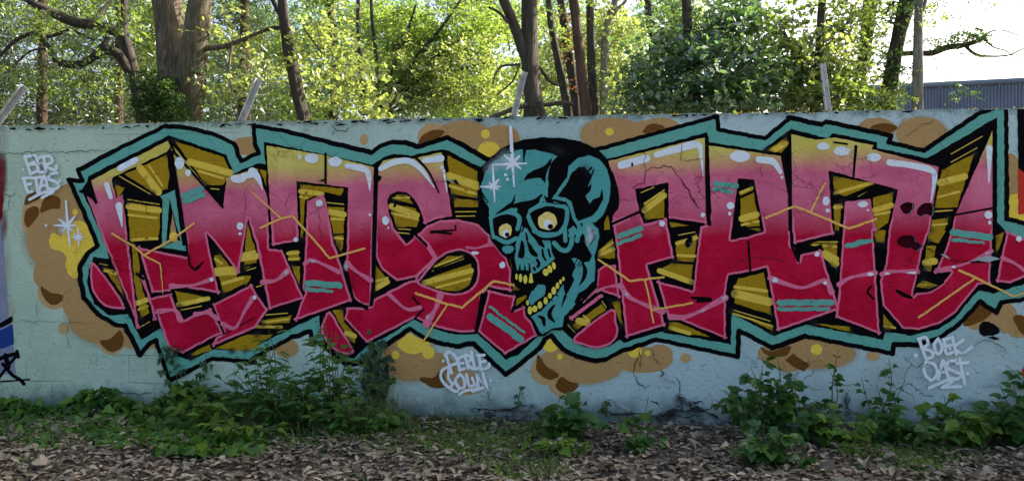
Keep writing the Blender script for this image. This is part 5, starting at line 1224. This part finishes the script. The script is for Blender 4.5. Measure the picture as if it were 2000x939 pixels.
# ------------------------------------------------------------------ leaf litter
def litter():
    g = np.random.default_rng(9)
    n = 42000
    x = g.uniform(-7.5, 7.5, n); y = -g.random(n) ** 0.8 * 3.6 - 0.02
    P = np.stack([x, y, hgt(x, y) + g.uniform(0.004, 0.03, n)], 1)
    o = link('leaf_litter', scatter_mesh('leaf_litter', TPL['oak'], P, rand_rot(n, g, 0.22), g.uniform(0.03, 0.088, n), ML_DEAD, g, g.random(n) ** 1.7))
    tag(o, 'layer of dry grey brown oak leaves on the ground', 'leaf litter', kind='stuff')
    # largest pale leaves lying on top, one by one
    for kind in ('oak', 'maple'):
        V0, F0 = TPL[kind]
        V = V0.copy(); V[:, 2] += 0.25 * np.sin(V[:, 1] * 4) * np.abs(V[:, 0]) + 0.10 * np.sin(V[:, 0] * 7)
        me = mesh_np('dry_leaf', V, F0, ML_DEAD, rnd=np.full(len(F0), 0.0))
        for i in range(32):
            px, py = g.uniform(10, 1990), g.uniform(862, 936)
            p = ground(px, py)
            ob = link('fallen_leaf', me)
            ob.location = (p.x, p.y, float(hgt(p.x, p.y)) + 0.034)
            ob.rotation_euler = (g.normal(0, .3), g.normal(0, .3), g.uniform(0, 6.28))
            s = g.uniform(0.07, 0.13); ob.scale = (s, s, s)
            tag(ob, 'dry curled fallen leaf lying on the leaf litter', 'dead leaf', 'larger dry leaves on the ground')
litter()
def twig(px, py, L_, a, lab):
    p = ground(px, py)
    pts = [np.array([p.x + math.cos(a) * L_ * (t - .5), p.y + math.sin(a) * L_ * (t - .5), float(hgt(p.x, p.y)) + 0.035 + 0.02 * math.sin(t * 5)]) for t in (0, .3, .6, 1)]
    V, F = tube_np(pts, [0.007, .006, .005, .003], 7)
    tag(link('fallen_twig', mesh_np('fallen_twig', V, F, MB_PALE, True)), lab, 'twig')
twig(975, 902, .32, 0.05, 'pale broken twig lying in the grass below the skull')
twig(1160, 868, .28, 1.9, 'short brown stick leaning beside the sapling below the skull')
twig(1895, 880, .4, .4, 'thin twig on the dead leaves at the right')

# ------------------------------------------------------------------ low plants
LEAFME = {}
def leaf_me(kind, mat, v):
    key = (kind, mat.name, v)
    if key not in LEAFME:
        V0, F0 = TPL[kind]
        V = V0.copy(); g = np.random.default_rng(hash(kind) % 100 + v)
        V[:, 2] += g.normal(0, 0.015, len(V)) - 0.10 * v * (V[:, 1] - .3) ** 2
        LEAFME[key] = mesh_np('leaf', V, F0, mat, rnd=np.full(len(F0), 0.0))
    return LEAFME[key]
def place_leaf(par, me, p, dirv, nrm, s):
    y = Vector(dirv).normalized(); z = Vector(nrm); x = y.cross(z)
    if x.length < 1e-3: x = y.cross(Vector((1, 0, 0)))
    x.normalize(); z = x.cross(y)
    ob = bpy.data.objects.new('leaf', me); COL.objects.link(ob)
    ob.parent = par
    M = Matrix((x, y, z)).transposed().to_4x4()
    ob.matrix_world = Matrix.Translation(Vector(p) - Vector(par.location)) @ M @ Matrix.Diagonal((s, s, s, 1))
    return ob
def plant(name, label, cat, bpx, bpy_, stems, kind, mat, size, seed, per=7, trif=True, group=None, leafprob=1.0, back=None):
    """stems: (dx_px, dy_px, lean_to_wall) tip offsets in photograph pixels from the base"""
    g = np.random.default_rng(seed)
    b = ground(bpx, bpy_)
    if back is not None: b.y = max(b.y, back)
    dep = (b - CAMP).dot(FWD)
    t = empty(name, (b.x, b.y, 0), label, cat, group)
    st = []; cnt = 0
    for (dx, dy, ly) in stems:
        b2 = b + Vector((g.normal(0, .03), g.normal(0, .02), 0))
        tip = b + RGT * (dx * dep / FPX) + UP * (dy * dep / FPX) + Vector((0, ly, 0))
        tip.y = min(tip.y, -0.03)
        mid = b2.lerp(tip, .55) + Vector((g.normal(0, .03), g.normal(0, .02), 0.10 * (tip - b2).length))
        mid.y = min(mid.y, -0.03)
        pts = [np.array(b2), np.array(b2.lerp(mid, .5) + Vector((0, 0, .02))), np.array(mid), np.array(tip)]
        st.append((pts, [0.006, .005, .004, .002]))
        n = per
        for k in range(n):
            u = 0.18 + 0.82 * (k + g.random() * .6) / n
            u = min(u, 1.0)
            q = Vector(pts[0]).lerp(Vector(pts[2]), u / .55) if u < .55 else Vector(pts[2]).lerp(Vector(pts[3]), (u - .55) / .45)
            ang = g.uniform(0, 6.28)
            dv = Vector((math.cos(ang), math.sin(ang) * .8 - .35, g.uniform(-.45, .35)))
            nr = Vector((g.normal(0, .35), g.normal(-.35, .35), 1))
            s = size * g.uniform(.45, 1.25) * (1 - .35 * max(0, u - .75) / .25)
            me = leaf_me(kind, mat, int(g.integers(0, 3)))
            q2 = q + dv.normalized() * size * .35
            if q2.y > -0.03: q2.y = -0.03
            if q2.y + dv.normalized().y * s > -0.01: dv.y = -abs(dv.y)
            place_leaf(t, me, q2, dv, nr, s); cnt += 1
            if trif:
                for sg in (-1, 1):
                    dv2 = Matrix.Rotation(sg * 1.15, 3, nr.normalized()) @ dv
                    if q2.y + dv2.normalized().y * s > -0.01: continue
                    place_leaf(t, me, q2, dv2, nr + Vector((g.normal(0, .15), g.normal(0, .15), 0)), s * .85); cnt += 1
    tubes('stem', st, M_STEM, t, 6, 0.03, g)
    return t
g0 = np.random.default_rng(44)
def fan(n, wx, hy, ly=0.12, seed=0):
    g = np.random.default_rng(seed)
    return [((i / (n - 1) - .5) * 2 * wx * g.uniform(.6, 1.1), hy * g.uniform(.55, 1.05) * (1 - .45 * abs(i / (n - 1) - .5) * 2), g.uniform(-.25, ly)) for i in range(n)]
plant('bramble_bush', 'large dark bramble bush in front of the right letters', 'bramble', 1500, 858, fan(15, 120, 192, .2, 1), 'bramble', ML_BRAM, .115, 101, 6)
plant('bramble_bush', 'low bramble spreading right foot of the big bramble bush', 'bramble', 1490, 908, fan(11, 105, 80, .1, 2), 'bramble', ML_BRAM, .11, 102, 5)
plant('bramble_bush', 'medium bramble with pale young leaves right of the big bush', 'bramble', 1635, 872, fan(11, 75, 95, .2, 3), 'bramble', ML_LOW, .105, 103, 4)
plant('bramble_bush', 'low bramble filling the gap right beside the big bush', 'bramble', 1575, 862, fan(8, 60, 110, .15, 31), 'bramble', ML_BRAM, .105, 131, 5)
plant('bramble_bush', 'low leafy bramble around the foot of the thin leaning shoot', 'bramble', 1730, 862, fan(9, 70, 75, .15, 32), 'bramble', ML_WEED, .10, 132, 5)
plant('leafy_weed', 'low weeds between the thin shoot and the BOEK tag bramble', 'weed', 1795, 868, fan(8, 60, 55, .1, 33), 'oval', ML_WEED, .10, 133, 6, False)
plant('tall_bramble_shoot', 'tall upright shoot with a few leaves under the red tail point', 'bramble', 1620, 850, [(25, 165, .1), (10, 120, .1)], 'bramble', ML_BRAM, .085, 104, 6)
plant('tall_bramble_shoot', 'thin leaning shoot with a leafy tip left of the BOEK tag', 'bramble', 1715, 850, [(30, 145, .1), (-25, 110, .1), (5, 95, .1), (55, 90, .1)], 'bramble', ML_BRAM, .085, 105, 6)
plant('bramble_bush', 'leafy bramble below the BOEK tag near the right corner', 'bramble', 1870, 866, fan(12, 85, 100, .2, 6), 'bramble', ML_LOW, .11, 106, 5)
plant('bramble_bush', 'dark bramble at the lower right edge of the picture', 'bramble', 1965, 868, fan(11, 75, 110, .2, 7), 'bramble', ML_BRAM, .115, 107, 6)
plant('bramble_shoot', 'bramble shoot climbing the wall at the right edge', 'bramble', 2010, 850, [(-35, 135, .1), (0, 125, .1), (-20, 95, .1)], 'bramble', ML_BRAM, .115, 108, 5)
plant('maple_seedling', 'bushy green seedling below the skull at the wall foot', 'seedling', 1105, 852, fan(12, 66, 85, .15, 9), 'maple', ML_BRAM, .125, 109, 6, False)
plant('maple_seedling', 'low pale seedling in front of the bushy seedling', 'seedling', 1100, 885, fan(8, 65, 50, .05, 10), 'maple', ML_LOW, .105, 110, 4, False)
plant('maple_seedling', 'small seedling with one tall shoot right of the bushy seedling', 'seedling', 1250, 878, [(20, 95, .2), (-35, 60, 0), (-15, 55, 0), (30, 45, .05), (0, 30, -.05), (-25, 25, -.1), (40, 30, 0)], 'maple', ML_BRAM, .115, 111, 4, False)
plant('leafy_weed', 'tall leafy weed bush hiding the wall under the pink half disc', 'weed', 640, 838, fan(19, 115, 228, .12, 12), 'oval', ML_WEED, .115, 112, 15, False)
plant('leafy_weed', 'arching weed with long leaves against the wall under the gold sides', 'weed', 520, 832, fan(14, 115, 195, .12, 13), 'lance', ML_WEED, .15, 113, 15, False)
plant('leafy_weed', 'broad leaved weed left of the arching weed', 'weed', 415, 838, fan(10, 70, 95, .1, 14), 'oval', ML_LOW, .14, 114, 6, False)
plant('leafy_weed', 'low dark weed at the foot of the tall weed bush', 'weed', 700, 850, fan(13, 90, 100, .1, 15), 'oval', ML_WEED, .11, 115, 9, False)
plant('leafy_weed', 'dense weed between the arching weed and the tall weed bush', 'weed', 575, 842, fan(14, 90, 130, .12, 21), 'oval', ML_WEED, .12, 121, 10, False)
plant('leafy_weed', 'low broad weed in front of the arching weed', 'weed', 480, 858, fan(10, 80, 60, .05, 22), 'oval', ML_LOW, .12, 122, 6, False)
plant('leafy_weed', 'low weed under the dense ivy curtain', 'weed', 760, 845, fan(9, 50, 70, .08, 23), 'bramble', ML_WEED, .09, 123, 6, False)
plant('young_weed', 'single small weed in the leaf litter at the lower left', 'weed', 80, 905, [(-20, 45, 0), (15, 50, 0), (5, 20, 0)], 'oval', ML_LOW, .12, 116, 2, False)
plant('bramble_seedling', 'little seedling low in the leaf litter at lower centre', 'seedling', 690, 940, [(-15, 12, 0), (18, 14, 0), (2, 20, 0)], 'ivy', ML_LOW, .06, 117, 2, False)
plant('bramble_seedling', 'little seedling on the leaf litter below the bramble bush', 'seedling', 1660, 890, [(-30, 30, 0), (10, 45, 0), (35, 25, 0)], 'maple', ML_LOW, .08, 118, 3, False)

def climber(label, path, spread, n, seed, size=.05):
    """ivy climbing the wall face: leaves lie nearly flat on it"""
    g = np.random.default_rng(seed)
    P = np.array(path, float)
    w = [Vector((q[0], -0.02, q[1])) for q in to_wall(P)]
    b = w[0].copy(); b.z = 0
    t = empty('climbing_ivy', tuple(b), label, 'ivy')
    tubes('stem', [([np.array(v) for v in w], [.006, .005] + [.003] * (len(w) - 2))], M_STEM, t, 6, .03, g)
    for k in range(n):
        u = g.random() * (len(w) - 1); i = int(u)
        q = w[i].lerp(w[i + 1], u - i) + Vector((g.normal(0, spread), g.uniform(-.05, -.005), g.normal(0, spread)))
        a = g.normal(-1.57, .9)
        place_leaf(t, leaf_me('ivy', ML_IVY, int(g.integers(0, 3))), q, (math.cos(a), -.25, math.sin(a)), (g.normal(0, .3), -1, .35 + g.normal(0, .2)), size * g.uniform(.6, 1.3))
climber('ivy climbing over the teal line at the left foot of the letters', [(345, 800), (350, 760), (345, 720), (335, 690), (345, 665)], .045, 36, 201, .06)
climber('ivy strand with dark leaves right of the climbing teal point', [(395, 810), (385, 760), (400, 725), (405, 690)], .03, 18, 202, .055)
climber('dense ivy curtain right of the tall weed bush', [(745, 815), (740, 770), (735, 725), (745, 690)], .075, 105, 203, .075)
climber('tiny ivy sprig on bare wall below the skull', [(1012, 790), (1015, 770), (1018, 752)], .014, 8, 204, .035)
climber('single ivy leaves beside the broken plaster below the skull', [(1180, 800), (1178, 785), (1195, 778)], .02, 8, 205, .05)

# ivy and ground cover on the left
def ivy_patch():
    g = np.random.default_rng(77)
    base = ground(215, 812)
    t = empty('ivy_patch', (base.x, base.y, 0), 'low spread of green ivy along the wall foot at left', 'ivy')
    def spots(n):
        out = []
        while len(out) < n:
            px = g.uniform(-250, 520); py = g.uniform(745, 862)
            lim = 858 - 20 * math.sin(px * .011) - 10 * math.sin(px * .05)
            if py > lim: continue
            p = ground(px, max(py + 25, 812))
            hgt_ = 0.02 + 0.29 * math.exp(-((p.y + .12) / .22) ** 2) * (0.65 + .35 * math.sin(px * .035 + 1)) * g.uniform(.3, 1.05)
            p.y = min(p.y, -.05) - g.uniform(0, .08)
            p.z = hgt_ if g.random() < .8 else hgt_ * g.random()
            out.append(p)
        return out
    for p in spots(300):
        a = g.uniform(0, 6.28)
        place_leaf(t, leaf_me('ivy', ML_LOW, int(g.integers(0, 3))), (p.x, p.y - .03, p.z + .015), (math.cos(a), min(math.sin(a), -.1), g.uniform(-.5, .1)), (g.normal(0, .3), g.normal(-.7, .3), 1), g.uniform(.07, .125))
    S_ = spots(3000)
    P = np.array([(p.x, min(p.y, -.1), p.z) for p in S_])
    o = link('ivy_leaves', scatter_mesh('ivy_leaves', TPL['ivy'], P, rand_rot(len(P), g, .5), g.uniform(.05, .11, len(P)), ML_WEED, g), t)
    o['kind'] = 'stuff'
ivy_patch()
def cover(name, lab, pts, mat, tpl, s0, s1, tilt, zmax, seed, cat, n):
    g = np.random.default_rng(seed)
    P = []
    for (cx, cy, rx, ry, w) in pts:
        for _ in range(int(n * w)):
            px, py = cx + g.normal(0, rx * .5), cy + g.normal(0, ry * .5)
            if py < 805: py = 805 + g.random() * 15
            p = ground(px, py)
            if p.y > -.06: p.y = -.06 - g.random() * .1
            P.append((p.x, p.y, float(hgt(p.x, p.y)) + g.uniform(.01, zmax)))
    P = np.array(P)
    o = link(name, scatter_mesh(name, tpl, P, rand_rot(len(P), g, tilt), g.uniform(s0, s1, len(P)), mat, g))
    tag(o, lab, cat, kind='stuff')
cover('ground_weeds', 'low clover-like weeds growing through the litter in mid ground', [(880, 868, 170, 40, 1), (960, 850, 120, 30, .6), (720, 850, 140, 40, .6), (560, 855, 120, 34, .5), (1000, 905, 80, 40, .35), (1820, 870, 120, 30, .5), (1700, 885, 60, 30, .25), (1790, 905, 60, 26, .3), (330, 860, 100, 20, .3), (130, 850, 90, 16, .3), (1040, 850, 40, 24, .2)], ML_LOW, TPL['oval'], .015, .045, .5, .05, 301, 'weeds', 1000)
def grass():
    g = np.random.default_rng(303)
    V = []; F = []; rn = []
    for (cx, cy, rx, ry, n, h) in ((600, 840, 120, 22, 420, .16), (740, 838, 60, 22, 260, .28), (470, 840, 60, 16, 120, .2), (900, 862, 130, 34, 900, .06), (960, 890, 90, 36, 450, .06), (1085, 905, 30, 30, 160, .1), (1800, 890, 90, 26, 400, .07), (130, 880, 60, 24, 60, .1), (860, 825, 120, 10, 260, .07), (1900, 850, 80, 14, 160, .1), (1060, 930, 60, 14, 120, .1)):
        for _ in range(n):
            px, py = cx + g.normal(0, rx * .5), cy + g.normal(0, ry * .5)
            p = ground(px, max(py, 806))
            if p.y > -.04: p.y = -.04 - g.random() * .1
            hh = h * g.uniform(.5, 1.35); a = g.uniform(0, 6.28); l = hh * g.uniform(.2, .8); w = g.uniform(.0015, .0035)
            if p.y > -.35: a = g.uniform(3.4, 6.0)
            sx, sy = -math.sin(a) * w, math.cos(a) * w
            s = len(V)
            z = float(hgt(p.x, p.y))
            for k, (u, v, ww) in enumerate(((0, 0, 1), (.35, .6, .9), (1, 1, .05))):
                cx_, cy_, cz = p.x + math.cos(a) * l * u, p.y + math.sin(a) * l * u, z + hh * v * (1 - .15 * u)
                V += [(cx_ - sx * ww, cy_ - sy * ww, cz), (cx_ + sx * ww, cy_ + sy * ww, cz)]
            F += [(s, s + 1, s + 3, s + 2), (s + 2, s + 3, s + 5, s + 4)]
            r = g.random(); rn += [r, r]
    tag(link('grass', mesh_np('grass', V, F, ML_GRASS, rnd=rn)), 'thin grass tufts along the foot of the wall', 'grass', kind='stuff')
grass()
